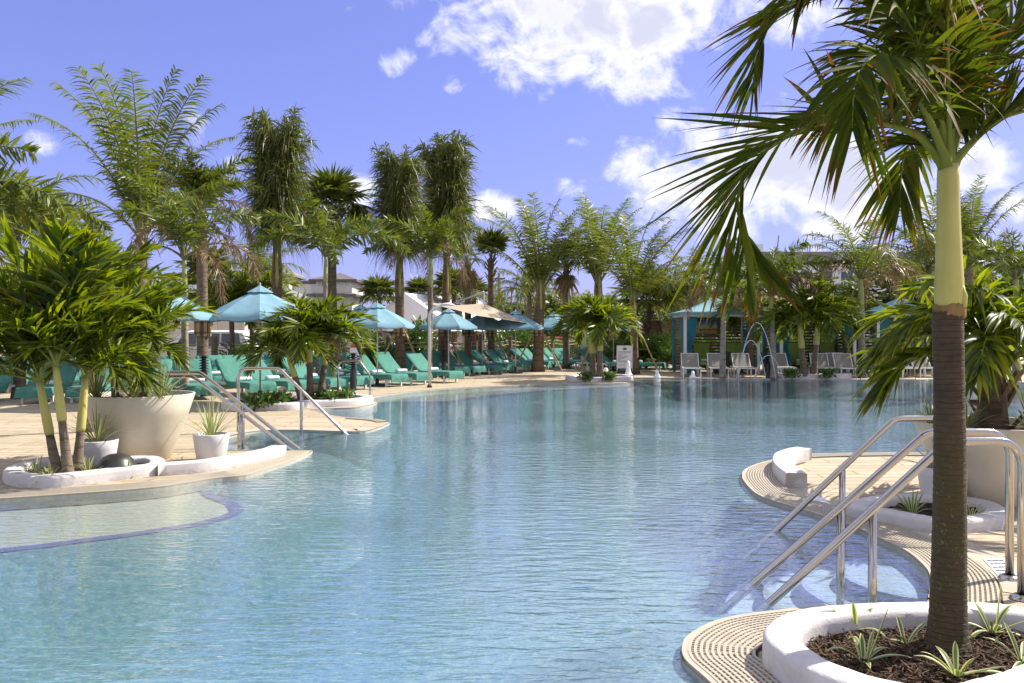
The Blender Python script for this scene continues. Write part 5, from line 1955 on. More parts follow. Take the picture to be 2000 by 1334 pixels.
def cabana(label, px, d=31.0, W_=2.95, D_=2.2):
    p = base_at(px, d)
    t = thing('cabana', label, 'cabana', p, 0, 'poolside cabanas')
    ez = 2.40
    for x in (0.05, W_ - .05):
        for y in (0.05, D_ - .05):
            mb = MB()
            mb.box((x, y, ez / 2), (.11, .11, ez))
            mb.build('post', 'white_paint', t)
    mb = MB()
    for y in (.05, D_ - .05):
        mb.box((W_ / 2, y, ez - .09), (W_ - .01, .09, .16))
    mb.build('beam', 'white_paint', t)
    mb = MB()
    for x in (.05, W_ - .05):
        mb.box((x, D_ / 2, ez - .095), (.085, D_ - .2, .15))
    mb.build('side_beam', 'white_paint', t)
    # roof: concave hip with valance
    o = .2
    c = [(-o, -o), (W_ + o, -o), (W_ + o, D_ + o), (-o, D_ + o)]
    pk = Vector((W_ / 2, D_ / 2, 3.05))
    rf = None
    for k in range(4):
        a, b_ = Vector((*c[k], ez)), Vector((*c[(k + 1) % 4], ez))
        vs, fs = [], []
        m_ = 7
        for i in range(m_ + 1):
            for j in range(m_ + 1):
                u, w = i / m_, j / m_
                q = pk.lerp(a.lerp(b_, w), u)
                q.z -= .09 * math.sin(math.pi * u) + (.025 * math.sin(math.pi * u) * math.sin(math.pi * w))
                vs.append(q)
        for j in range(m_ + 1):
            q = vs[m_ * (m_ + 1) + j]
            vs.append(Vector((q.x, q.y, q.z - .09)))
        for i in range(m_ + 1):
            for j in range(m_):
                q = i * (m_ + 1) + j
                fs.append((q, q + m_ + 1, q + m_ + 2, q + 1))
        mb = MB()
        mb.add(vs, fs)
        mb.build('roof_panel', 'cabana_roof', t, smooth=True)
    # slatted rear wall and half side walls
    mb = MB()
    mb.box((.5, D_ - .09, 1.12), (.02, .02, 2.2))
    mb.box((W_ * .5, D_ - .03, 1.12), (.07, .03, 2.2))
    mb.box((W_ - .5, D_ - .09, 1.12), (.02, .02, 2.2))
    mb.build('slat_stile', 'frame_grey', t)
    sm_, ss_ = MB(), MB()
    sm_.box((0, 0, 0), (W_ - .24, .022, .082))
    ss_.box((0, 0, 0), (.022, D_ * .8, .082))
    sme, sse = sm_.mesh('slat', 'slat_wood'), ss_.mesh('slat', 'slat_wood')
    for k in range(17):
        z = .18 + k * .128
        link('slat', sme, t, (W_ / 2, D_ - .06, z))
        link('slat', sse, t, (.03, D_ * .55, z))
        link('slat', sse, t, (W_ - .03, D_ * .55, z))
    for (a, b_, ph) in (((.12, .02), (.5, .04), 0), ((W_ - .5, .04), (W_ - .12, .02), 1), ((-.02, .1), (-.02, .5), 2), ((W_ + .02, .1), (W_ + .02, .5), 3), ((-.02, D_ - .45), (-.02, D_ - .1), 4),
                        ((W_ + .02, D_ - .45), (W_ + .02, D_ - .1), 5)):
        vs, fs = wavy(a, b_, .05, ez - .18, .035, pinch=1.05 if ph < 4 else None, phase=ph)
        mb = MB()
        mb.add(vs, fs)
        mb.build('curtain', 'curtain_blue', t, smooth=True)
    return t, p, W_, D_


for px, lab, pic in ((1336, 'pale blue roofed cabana at the left end beside the rules board', True), (1524, 'pale blue roofed cabana behind the twin palms', False),
                     (1713, 'pale blue roofed cabana beside the mossy trunk', True)):
    t, p, W_, D_ = cabana(lab, px)
    short = {1336: 'left', 1524: 'middle', 1713: 'right'}[px]
    if pic:
        q = thing('picture', 'sunset picture hung on the slats of the %s cabana' % ('left-end' if px == 1336 else 'trunk-side'), 'picture', p + Vector((W_ * .42, D_ - .13, 1.82)))
        mb = MB()
        mb.box((0, 0, 0), (1.15, .03, .62))
        mb.build('print', 'sunset_print', q)
    # lime daybeds inside
    for k, x in enumerate((.62, 1.95) if px != 1713 else (.9,)):
        q = thing('daybed', 'lime green cushioned daybed in the cabana', 'daybed', p + Vector((x, .75, 0)), 0, 'lime daybeds in the cabanas')
        mb = MB()
        mb.box((.36, 0, .40), (.6, 1.2, .12))
        mb.build('seat_cushion', 'lime_cushion', q)
        mb = MB()
        mb.box((.36, .52, .80), (.6, .12, .8), m=Matrix.Rotation(R(-14), 3, 'X'))
        mb.build('back_cushion', 'lime_cushion', q)
        mb = MB()
        mb.box((.36, -.02, .31), (.70, 1.15, .06))
        mb.build('frame', 'black_metal', q)
        for xx in (.06, .66):
            for yy in (-.52, .5):
                mb = MB()
                mb.box((xx, yy, .14), (.05, .05, .28))
                mb.build('leg', 'black_metal', q)
        towel(Matrix.Translation(p + Vector((x + .36, .5, .46))) @ Matrix.Rotation(R(90), 4, 'Z'), 'rolled white towel on a lime daybed', 'rolled towels on the daybeds')
    q = thing('side_cabinet', 'black slatted cabinet inside the %s cabana' % {1336: 'left-end', 1524: 'twin-palm', 1713: 'trunk-side'}[px], 'cabinet', p + Vector((1.5, .2, 0)))
    mb = MB()
    mb.box((0, 0, .42), (.52, .5, .76))
    mb.build('body', 'black_metal', q)
    mb = MB()
    mb.box((0, 0, .83), (.6, .56, .05))
    mb.build('top', 'black_metal', q)
    for k in range(7):
        mb = MB()
        mb.box((0, -.257, .12 + k * .1), (.48, .016, .06))
        mb.build('slat', 'black_plastic', q)

# grey sling loungers in front of the cabanas
def sling_proto():
    root = thing('sling_lounger', 'grey sling lounger', 'sun lounger')
    mb = MB()
    for x in (-.31, .31):
        mb.bar((x, 0, .33), (x, 1.9, .33), .035, .05)
    for y in (.02, 1.2, 1.88):
        mb.bar((-.31, y, .331), (.31, y, .331), .03, .04)
    mb.build('frame', 'white_paint', root)
    for x in (-.30, .30):
        for y in (.08, 1.05, 1.8):
            mb = MB()
            mb.box((x, y, .155), (.04, .045, .31))
            mb.build('leg', 'white_paint', root)
    mb = MB()
    mb.box((0, .6, .352), (.585, 1.16, .012))
    mb.build('seat_sling', 'sling_grey', root)
    mb = MB()
    a = R(46)
    mb.box((0, 1.2 +   .31 * math.cos(a), .36 +   .31 * math.sin(a)), (.585, .62, .014), m=Matrix.Rotation(a, 3, 'X'))
    mb.build('back_sling', 'sling_grey', root)
    mb = MB()
    for x in (-.305, .305):
        mb.bar((x, 1.2, .36), (x, 1.2 + .64 * math.cos(a), .36 + .64 * math.sin(a)), .03, .03)
    mb.bar((-.305, 1.2 + .64 * math.cos(a), .36 + .64 * math.sin(a)), (.305, 1.2 + .64 * math.cos(a), .36 + .64 * math.sin(a)), .03, .03)
    mb.build('back_frame', 'white_paint', root)
    return root


SLP = sling_proto()
SLC = proto_children(SLP)
for i, (px, d, rz) in enumerate([(1352, 28.25, -.16), (1406, 28.25, -.16), (1460, 28.2, -.12), (1538, 28.5, -.1), (1612, 28.5, -.22), (1655, 29.0, -.1), (1662, 28.1, -.2), (1735, 28.2, -.15), (1782, 28.2, -.12), (1826, 28.2, -.12), (1925, 27.9, -.1), (1965, 28.0, -.12)]):
    p = base_at(px, d)
    lab = 'grey sling lounger before the ' + ('cabana at the rules board end' if px < 1500 else 'cabana behind the twin palms' if px < 1700 else 'cabana beside the mossy trunk')
    if i == 0:
        SLP.location = p
        SLP.rotation_euler = (0, 0, rz)
        tag(SLP, lab, None, 'grey sling loungers before the cabanas')
    else:
        dup(SLP, SLC, p, rz, lab, 'grey sling loungers before the cabanas')

# ------------------------------------------------------------------ fountains
def bubbler(label, px, py, h, r):
    p = gp(px, py, WZ)
    vs, fs = [], []
    seg, rows = 12, 9
    for i in range(rows + 1):
        t = i / rows
        rr = r * (1 - t ** 1.6 * .75) * (1 + .25 * math.sin(t * 9))
        for k in range(seg):
            a = 2 * math.pi * k / seg
            q = rr * (1 + RNG.normal(0, .16)) + .004
            vs.append((q * math.cos(a), q * math.sin(a), h * t + RNG.normal(0, .008)))
    for i in range(rows):
        for k in range(seg):
            fs.append((i * seg + k, i * seg + (k + 1) % seg, (i + 1) * seg + (k + 1) % seg, (i + 1) * seg + k))
    fs.append(tuple(rows * seg + k for k in range(seg)))
    mb = MB()
    mb.add(vs, fs)
    o = mb.build('water_bubbler', 'foam', None, True, p)
    tag(o, label, 'water jet', 'foaming bubblers in the beach entry')


bubbler('short foaming bubbler left of the double palm trunks', 1176, 738.5, .26, .09)
bubbler('broad foaming bubbler right of the double palm trunks', 1183, 737.8, .36, .13)
bubbler('tall foaming bubbler in front of the rules board', 1227, 738.2, .6, .11)
bubbler('small foaming bubbler right of the rules board', 1283.5, 739, .30, .1)
bubbler('small foaming bubbler before the left cabana', 1353, 740, .27, .1)


def jet(label, a, pk, b_, r=.013):
    pts = []
    for i in range(25):
        t = i / 24
        x = a.lerp(b_, t)
        x.z = WZ + 4 * t * (1 - t) * pk
        pts.append(x - Vector((a.x, a.y, 0)))
    mb = MB()
    mb.tube(pts, [r * (1 + .12 * math.sin(i * 2.1)) for i in range(25)], 8)
    o = mb.build('water_arc', 'jet_water', None, True, (a.x, a.y, 0))
    tag(o, label, 'water jet', 'arching water jets')


jet('tallest arching water jet before the cabanas', gp(1441, 742), 1.95, gp(1516, 742.5))
jet('medium arching water jet inside the tallest arc', gp(1437, 741.5), 1.35, gp(1497, 742))
jet('low arching water jet beside the white bed of the twin palms', gp(1471, 742), .85, gp(1531, 742))

# ------------------------------------------------------------------ rules board, notices
p = gp(1220, 731)
t = thing('rules_board', 'white rules board on a dark base before the teal loungers', 'sign', p, R(4))
mb = MB()
mb.box((0, 0, .66), (.58, .03, .86))
mb.build('panel', 'sign_white', t)
mb = MB()
for x in (-.3, .3):
    mb.box((x, 0, .6), (.022, .05, 1.0))
mb.box((0, 0, 1.10), (.62, .05, .022))
mb.build('frame', 'frame_grey', t)
mb = MB()
mb.box((0, 0, .06), (.86, .5, .06))
mb.box((0, 0, .12), (.5, .3, .06))
mb.build('base', 'black_metal', t)
mb = MB()
mb.lathe([(.001, -.004), (.07, -.004), (.07, .004), (.001, .004)], 18)
lg = mb.build('emblem', 'sign_green', t)
lg.rotation_euler = (R(90), 0, 0)
lg.scale = (1.15, .8, 1)
lg.location = (0, -.022, .98)
for k, (z, w) in enumerate(((.86, .48), (.79, .30), (.745, .12), (.70, .32), (.655, .30), (.61, .23), (.565, .12), (.515, .5), (.475, .44), (.36, .48))):
    mb = MB()
    x = -.25
    while x < -.25 + w:
        wl = random.uniform(.03, .075)
        mb.box((x + wl / 2, -.018, z), (wl, .004, .030 if k == 0 else .018))
        x += wl + .014
    mb.build('text_line', 'sign_text', t)

p = base_at(695, 22.6)
t = thing('notice_sign', 'red white and blue notice behind the louvred bollard', 'sign', p)
mb = MB()
mb.box((0, 0, .98), (.33, .015, .55))
mb.build('panel', 'sign_white', t)
mb = MB()
mb.box((0, -.011, 1.20), (.31, .006, .10))
mb.build('red_header', 'sign_red', t)
for z in (.90, .83):
    mb = MB()
    mb.box((.08, -.011, z), (.10, .006, .05))
    mb.build('blue_mark', 'sign_blue', t)
mb = MB()
mb.box((.08, -.011, .76), (.12, .006, .03))
mb.build('red_mark', 'sign_red', t)
mb = MB()
mb.box((0, .02, .4), (.04, .02, .8))
mb.build('post', 'frame_grey', t)

p = base_at(1234, 36)
t = thing('notice_sign', 'purple notice sign on a pole behind the parasol', 'sign', p)
mb = MB()
mb.box((0, 0, H + (HOR - 627) / FPX * 36), (.26, .02, .26))
mb.build('panel', 'sign_purple', t)
mb = MB()
mb.box((0, .03, 1.05), (.05, .03, 2.1))
mb.build('post', 'frame_grey', t)
mb = MB()
for zz in (0.05, -.02, -.08):
    mb.box((0, -.013, H + (HOR - 627) / FPX * 36 + zz), (.18, .004, .02))
mb.build('text_line', 'sign_white', t)
p = base_at(1138, 39)
t = thing('feather_flag', 'pale lavender feather flag behind the fence posts', 'flag', p)
mb = MB()
vs, fs = [], []
for i in range(9):
    z = .3 + i * .24
    w = .28 * (1 - (i / 8) ** 3 * .8)
    for j in range(4):
        vs.append((w * j / 3 - .1 + .12 * (i / 8) ** 2, .03 * math.sin(i + j * 1.5), z))
for i in range(8):
    for j in range(3):
        fs.append((i * 4 + j, i * 4 + j + 1, i * 4 + j + 5, i * 4 + j + 4))
mb.add(vs, fs)
mb.build('banner', 'sign_white', t, True)
mb = MB()
mb.tube([(-.1, 0, 0), (-.1, 0, 1.5), (-.02, 0, 2.4)], .015, 6)
mb.build('pole', 'frame_grey', t)

# ------------------------------------------------------------------ rope fence with wire mesh
fpath = catmull(V2((-26, 23.6), (-17, 23.7), (-11, 24.6), (-8.3, 26.5), (-5.4, 30.2), (-2.2, 33.0), (.4, 37.0), (2.4, 41.0), (5.5, 43.0)), .3)
fpts = resample(fpath, 2.4)
fe = thing('rope_fence', 'wooden post fence with two ropes and wire mesh behind the loungers', 'fence', (0, 0, 0))
for p in fpts:
    mb = MB()
    mb.lathe([(.10, 0), (.105, .4), (.10, 1.42), (.085, 1.47), (.001, 1.48)], 10)
    mb.build('post', 'post_wood', fe, True, p)
for a, b_ in zip(fpts[:-1], fpts[1:]):
    for z in (1.28, 1.12):
        mb = MB()
        mb.tube([a.lerp(b_, t_) + Vector((0, 0, z - .10 * math.sin(math.pi * t_))) for t_ in (0, .2, .4, .6, .8, 1)], .02, 6, False)
        mb.build('rope', 'rope', fe, True)
    mb = MB()
    L = (b_ - a).length
    dv = (b_ - a).normalized()
    n_ = int((L + 1.0) / .085)
    for k in range(n_):
        s0 = -1.0 + k * .085
        for sg in (1, -1):
            x0, x1 = s0, s0 + 1.0
            z0, z1 = (0.05, 1.02) if sg > 0 else (1.02, .05)
            if x0 < 0:
                z0 += (z1 - z0) * (-x0 / 1.0)
                x0 = 0
            if x1 > L:
                z1 = z0 + (z1 - z0) * (L - x0) / max(x1 - x0, 1e-3)
                x1 = L
            if x1 - x0 < .03:
                continue
            mb.bar(a + dv * x0 + Vector((0, 0, z0)), a + dv * x1 + Vector((0, 0, z1)), .006, .006)
    w = mb.build('wire_mesh', 'black_metal', fe)
    w['kind'] = 'stuff'

# timber braces on newly planted palms
for px, d, dx in ((782, 28, .9), (782, 28, -.9), (868, 30, -1.0), (868, 30, .8), (1050, 33, 1.0), (1050, 33, -1.0), (1241, 31, .9), (1172, 34, -.9), (959, 34, .9), (541, 26, .9)):
    b0 = base_at(px, d)
    mb = MB()
    mb.bar((dx, -.25, 0.02), (dx * .13, -.06, 1.75), .09, .05)
    o = mb.build('timber_brace', 'lumber', None, False, b0)
    tag(o, 'slanting timber brace propping a transplanted palm', 'brace', 'timber braces on transplanted palms')
for px, d in ((541, 26), (782, 28), (868, 30), (914, 32), (959, 34), (1050, 33), (1106, 36), (396, 24)):
    b0 = base_at(px, d)
    t = thing('trunk_collar', 'ring of short battens strapped round a transplanted palm', 'brace', b0, 0, 'batten collars on transplanted palms')
    for k in range(7):
        a = k * .9
        mb = MB()
        mb.box((.215 * math.cos(a), .215 * math.sin(a), 1.75), (.06, .09, .55), rz=a)
        mb.build('batten', 'lumber', t)
    mb = MB()
    for z in (1.58, 1.9):
        mb.lathe([(.252, z - .02), (.255, z), (.252, z + .02)], 14)
    mb.build('strap', 'black_metal', t)


# ------------------------------------------------------------------ background buildings
def wins(parent, x0, x1, y, z0, z1, n, gap=.35, frame='wall_white'):
    w = (x1 - x0 - gap * (n - 1)) / n
    for k in range(n):
        cx = x0 + w / 2 + k * (w + gap)
        mb = MB()
        mb.box((cx, y - .03, (z0 + z1) / 2), (w, .06, z1 - z0))
        o = mb.build('window', frame, parent)
        mb = MB()
        mb.box((cx, y - .065, (z0 + z1) / 2), (w - .16, .02, z1 - z0 - .16))
        mb.build('pane', 'window_glass', o)


def hip(parent, x0, x1, y0, y1, z, h, matn, oh=.6, ridge=0.0, name='roof'):
    a = [(x0 - oh, y0 - oh, z), (x1 + oh, y0 - oh, z), (x1 + oh, y1 + oh, z), (x0 - oh, y1 + oh, z)]
    b_ = [(p[0], p[1], z - .18) for p in a]
    xm, ym = (x0 + x1) / 2, (y0 + y1) / 2
    r = (x1 - x0) * ridge / 2
    vs = a + b_ + [(xm - r, ym, z + h), (xm + r + .001, ym, z + h)]
    fs = [(0, 1, 9, 8), (1, 2, 9), (2, 3, 8, 9), (3, 0, 8), (0, 4, 5, 1), (1, 5, 6, 2), (2, 6, 7, 3), (3, 7, 4, 0), (7, 6, 5, 4)]
    mb = MB()
    mb.add(vs, fs)
    return mb.build(name, matn, parent)


D1 = 70.0
k1 = D1 / FPX


def zz(py, d):
    return H + (HOR - py) / FPX * d


# tower house (pyramid roof) and dark-roofed house
p = base_at(536, D1)
t = thing('tower_house', 'white tower house with pyramid roof behind the tied palm', 'house', p)
mb = MB()
mb.box((0, 2.0, zz(537, D1) / 2), (2.5, 4.0, zz(537, D1)))
mb.build('wall', 'wall_white', t)
hip(t, -1.25, 1.25, 0, 4, zz(536, D1), .95, 'roof_grey', .45)
wins(t, -1.05, 1.05, 0, zz(551, D1), zz(540, D1), 4, .22)
mb = MB()
mb.box((-3.4, 2.5, zz(553, D1) / 2), (4.4, 5, zz(553, D1)))
mb.build('wing_wall', 'wall_cream', t)
hip(t, -5.6, -1.2, 0, 5, zz(552, D1), .55, 'roof_grey', .3, .6, 'wing_roof')
mb = MB()
mb.box((0, -.02, zz(570, D1)), (2.4, .08, .12))
mb.build('string_course', 'wall_cream', t)
p = base_at(652, D1)
t = thing('tower_house', 'cream house with two dark hip roofs and ribbon windows', 'house', p)
mb = MB()
mb.box((0, 2.5, zz(545, D1) / 2), (3.2, 5.0, zz(545, D1)))
mb.build('wall', 'wall_cream', t)
hip(t, -1.6, 1.6, 0, 5, zz(546, D1), .8, 'roof_dark', .5)
wins(t, .25, 1.5, 0, zz(562, D1), zz(550, D1), 5, .1, 'wall_white')
wins(t, -1.4, -.2, 0, zz(562, D1), zz(550, D1), 4, .1, 'wall_white')
hip(t, -1.9, 1.75, -.4, 5.2, zz(575, D1), .4, 'roof_dark', .35, .5, 'lower_roof')
mb = MB()
mb.box((-2.9, 3.5, zz(552, D1) / 2), (2.6, 4, zz(552, D1)))
mb.build('link_wall', 'wall_white', t)
mb = MB()
mb.box((-2.9, 3.5, zz(551, D1) + .1), (2.9, 4.3, .2))
mb.build('link_roof', 'roof_dark', t)
# long beige trailer / shed at left
p = base_at(330, 40)
t = thing('storage_trailer', 'long beige trailer behind the thick bare trunk', 'trailer', p)
mb = MB()
mb.box((0, 1.3, zz(572, 40) / 2 + .35), (7.6, 2.6, zz(572, 40) - .7))
mb.build('body', 'wall_cream', t)
for k in range(15):
    mb = MB()
    mb.box((-3.6 + k * .514, -.012, zz(572, 40) / 2 + .35), (.06, .03, zz(572, 40) - .9))
    mb.build('corrugation', 'wall_cream', t)
mb = MB()
mb.box((0, 1.3, zz(572, 40) + .03), (7.7, 2.7, .08))
mb.build('roof', 'frame_grey', t)
for x in (-2.6, -1.6, 2.4):
    mb = MB()
    mb.lathe([(.001, -.12), (.36, -.12), (.36, .12), (.001, .12)], 16)
    o = mb.build('wheel', 'tyre', t, False, (x, .1, .36))
    o.rotation_euler = (R(90), 0, 0)
p = base_at(455, 52)
t = thing('low_house', 'low grey roofed house behind the small palms', 'house', p)
mb = MB()
mb.box((0, 3, zz(575, 52) / 2), (6.5, 6, zz(575, 52)))
mb.build('wall', 'wall_cream', t)
hip(t, -3.2, 3.2, 0, 6, zz(575, 52), 1.1, 'roof_grey', .4, .5)
wins(t, -2.6, 2.6, 0, 1.0, 2.2, 4, .5)

# apartment block behind the cabanas
d = 66.0
p = base_at(1545, d)
t = thing('apartment_block', 'pale apartment block with grey roof band behind the cabana palms', 'building', p)
xl, xr = (1468 - 1545) / FPX * d, (1760 - 1545) / FPX * d
zt_ = zz(493, d)
mb = MB()
mb.box(((xl + xr) / 2, 5, zt_ / 2 - .5), (xr - xl, 10, zt_ - 1.0))
mb.build('wall', 'wall_white', t)
mb = MB()
mb.box(((xl + xr) / 2 - .1, 4.9, zt_ - .35), (xr - xl + .8, 10.6, .75))
mb.build('roof_band', 'roof_grey', t)
mb = MB()
mb.box((xl + .9, 3, zt_ + .45), (1.3, 2.2, .9))
mb.build('lift_house', 'wall_white', t)
mb = MB()
mb.box((2.4, 4, zt_ + .1), (2.6, 2.2, .24))
mb.build('roof_unit', 'wall_cream', t)
for r_, (z0, z1) in enumerate(((zt_ - 3.0, zt_ - 1.5), (zt_ - 5.6, zt_ - 4.1))):
    wins(t, xl + .6, xr - .6, 0, z0, z1, 7, .55)
    mb = MB()
    mb.box(((xl + xr) / 2, -.5, z0 - .35), (xr - xl - .4, 1.0, .14))
    mb.build('balcony_slab', 'wall_cream', t)
    mb = MB()
    for k in range(40):
        mb.box((xl + .4 + k * (xr - xl - .8) / 39, -.95, z0 + .1), (.04, .04, .8))
    mb.box(((xl + xr) / 2, -.95, z0 + .52), (xr - xl - .5, .06, .06))
    mb.build('balcony_rail', 'wall_white', t)
mb = MB()
mb.tube([(0.1, 4, zt_), (.32, 4, zt_ + 1.9)], .05, 6)
mb.build('mast', 'roof_grey', t)
# blue grey house seen between the cabanas
p = base_at(1480, 50)
t = thing('low_house', 'blue grey low house seen between the cabanas', 'house', p)
mb = MB()
mb.box((0, 3, 1.7), (5, 6, 3.4))
mb.build('wall', 'car_silver', t)
hip(t, -2.5, 2.5, 0, 6, 3.4, 1.0, 'roof_grey', .3, .5)
wins(t, -2, 2, 0, 1.0, 2.3, 3, .5)

# white event tent
p = base_at(790, 44)
t = thing('event_tent', 'large white gable tent behind the fence', 'tent', p, R(-24))
hw, LT, ez, rz_ = 2.75, 9.0, zz(632, 44), zz(572, 44)
for name_, vs, fs in (('roof_panel', [(-hw, 0, ez), (-hw, LT, ez), (0, LT, rz_), (0, 0, rz_)], [(0, 3, 2, 1)]), ('roof_panel', [(hw, 0, ez), (hw, LT, ez), (0, LT, rz_), (0, 0, rz_)], [(0, 1, 2, 3)]),
                      ('gable', [(-hw, .01, ez), (hw, .01, ez), (0, .01, rz_ - .01)], [(0, 1, 2)]), ('gable', [(-hw, LT - .01, ez), (hw, LT - .01, ez), (0, LT - .01, rz_ - .01)], [(0, 2, 1)])):
    mb = MB()
    mb.add(vs, fs)
    mb.build(name_, 'tent_white', t)
mb = MB()
for (x0, y0, x1, y1) in ((-hw, -.02, hw, -.02), (hw + .02, 0, hw + .02, LT), (-hw - .02, 0, -hw - .02, LT)):
    k_ = 24
    vs, fs = [], []
    for i in range(k_ + 1):
        q = i / k_
        vs += [(x0 + (x1 - x0) * q, y0 + (y1 - y0) * q, ez), (x0 + (x1 - x0) * q, y0 + (y1 - y0) * q, ez - .38 - .05 * abs(math.sin(i * math.pi / 3)))]
    fs = [(2 * i, 2 * i + 1, 2 * i + 3, 2 * i + 2) for i in range(k_)]
    mb.add(vs, fs)
mb.build('valance', 'tent_white', t)
for x in (-hw, hw):
    for y in (0, LT / 2, LT):
        mb = MB()
        mb.tube([(x, y, 0), (x, y, ez)], .05, 8)
        mb.build('pole', 'frame_grey', t)

# utility poles and wire
def upole(label, px, d, py):
    p = base_at(px, d)
    t = thing('utility_pole', label, 'utility pole', p)
    h = zz(py, d)
    mb = MB()
    mb.tube([(0, 0, 0), (0, 0, h)], [.14, .10], 8)
    mb.build('pole', 'post_wood', t, True)
    mb = MB()
    mb.box((0, -.05, h - .35), (.9, .09, .09))
    mb.build('cross_arm', 'post_wood', t)
    for x in (-.4, .4):
        mb = MB()
        mb.lathe([(.05, 0), (.06, .06), (.03, .14)], 8, (x, -.05, h - .3))
        mb.build('insulator', 'frame_grey', t)
    mb = MB()
    mb.lathe([(.001, 0), (.17, 0), (.17, .5), (.001, .55)], 12, (-.3, -.1, h - 1.3))
    mb.build('transformer', 'frame_grey', t)
    return Vector((p.x, p.y, h - .3))


w0 = upole('thin utility pole right of the bare pole palm', 975, 60, 535)
w1 = upole('utility pole with grey transformer behind the tied palm at the tent corner', 858, 58, 545)
w2 = Vector((-30, 66, 7.2))
for a, b_ in ((w0, w1), (w1, w2)):
    mb = MB()
    mb.tube([a.lerp(b_, q / 10) - a + Vector((0, 0, -.4 * math.sin(math.pi * q / 10))) for q in range(11)], .012, 4, False)
    o = mb.build('overhead_wire', 'black_metal', None, True, a)
    tag(o, 'thin overhead wire slung from the utility pole', 'wire', 'overhead wires')

# ------------------------------------------------------------------ parked cars
def loft(profiles):
    """profiles: list of (y half-width scale list of (x,z))"""
    mb = MB()
    m_ = len(profiles[0])
    for pr in profiles:
        mb.v.extend(pr)
    n_ = len(profiles)
    for i in range(n_ - 1):
        for j in range(m_):
            j2 = (j + 1) % m_
            mb.f.append((i * m_ + j, (i + 1) * m_ + j, (i + 1) * m_ + j2, i * m_ + j2))
    mb.f.append(tuple(range(m_)))
    mb.f.append(tuple((n_ - 1) * m_ + j for j in reversed(range(m_))))
    return mb


def car(label, p, rz, paint, suv=True):
    t = thing('parked_car', label, 'car', p, rz, None)
    hz_ = 1.7 if suv else 1.42
    body = [(-2.25, .42), (-2.28, .7), (-2.15, .98), (-1.0, 1.04), (.9, 1.06), (1.9, .92), (2.28, .74), (2.3, .42), (2.0, .3), (-2.0, .3)]
    pr = []
    for y, s_ in ((-.92, .97), (-.86, 1.0), (.86, 1.0), (.92, .97)):
        pr.append([(x * s_, y, .3 + (z - .3) * (1 if abs(y) < .9 else .96)) for x, z in body])
    loft(pr).build('body', paint, t)
    cab = [(-2.1, 1.02), (-1.8, hz_ - .06), (-1.4, hz_), (.2, hz_), (.55, hz_ - .08), (1.15, 1.04)] if suv else [(-1.7, 1.0), (-1.1, hz_ - .04), (-.7, hz_), (.2, hz_), (.5, hz_ - .06), (1.3, 1.02)]
    pr = []
    for y, q in ((-.84, 0), (-.70, 1), (.70, 1), (.84, 0)):
        pr.append([(x, y if z < 1.1 else y * .86, z if q or z < 1.1 else z - .06) for x, z in cab])
    loft(pr).build('cabin', paint, t)
    for sgn in (-1, 1):
        for x0, x1 in ((-1.75, -1.0), (-.92, -.12), (-.04, .72)):
            mb = MB()
            z0, z1 = 1.08, hz_ - .13
            y0, y1 = sgn * .852, sgn * .752
            xs = .12 if x1 > .5 else 0
            mb.add([(x0, y0, z0), (x1, y0, z0), (x1 - xs * 2.2, y1, z1), (x0 + (.1 if x0 < -1.5 else 0), y1, z1)], [(0, 1, 2, 3)])
            mb.build('side_window', 'window_glass', t)
    mb = MB()
    mb.add([(1.18, -.72, 1.06), (1.18, .72, 1.06), (.59, .6, hz_ - .1), (.59, -.6, hz_ - .1)], [(0, 1, 2, 3)])
    mb.build('windscreen', 'window_glass', t)
    wm = MB()
    wm.lathe([(.001, -.11), (.22, -.115), (.33, -.11), (.345, -.07), (.345, .07), (.33, .11), (.22, .115), (.001, .11)], 20)
    rim_ = MB()
    rim_.lathe([(.001, -.122), (.2, -.118), (.21, -.10)], 14)
    wme, rme = wm.mesh('wheel', 'tyre', True), rim_.mesh('rim', 'frame_grey')
    for x in (-1.4, 1.42):
        for y in (-.84, .84):
            w = link('wheel', wme, t, (x, y, .345))
            w.rotation_euler = (R(90), 0, 0) if y < 0 else (R(-90), 0, 0)
            r_ = link('rim', rme, w)
            r_.rotation_euler = (R(180), 0, 0)
    for y in (-.72, .72):
        mb = MB()
        mb.box((2.26, y, .74), (.08, .3, .14))
        mb.build('headlight', 'frame_grey', t)
        mb = MB()
        mb.box((-2.24, y, .85), (.07, .22, .2))
        mb.build('tail_light', 'lamp_lens', t)
        mb = MB()
        mb.box((.78, y * 1.36, 1.1), (.12, .2, .13))
        mb.build('mirror', paint, t)


car('white pickup like car behind the fence near the bare trunk', base_at(510, 33), R(176), 'car_white')
car('white car behind the fence left of the thick trunk', base_at(395, 31.5), R(182), 'car_white')
car('silver car parked further back behind the palm trio', base_at(575, 43), R(170), 'car_silver', False)
car('white car in the shade of the tent left corner', base_at(700, 47), R(150), 'car_white')
car('white car right of the tent behind the fence', base_at(812, 41), R(165), 'car_white', False)
car('red car behind the fence near the brown coconut trunk', base_at(1075, 48), R(170), 'car_red', False)
car('white van like car behind the fence posts near the feather flag', base_at(1110, 56), R(175), 'car_white')
car('white car far behind the taupe canopy', base_at(955, 52), R(20), 'car_white')

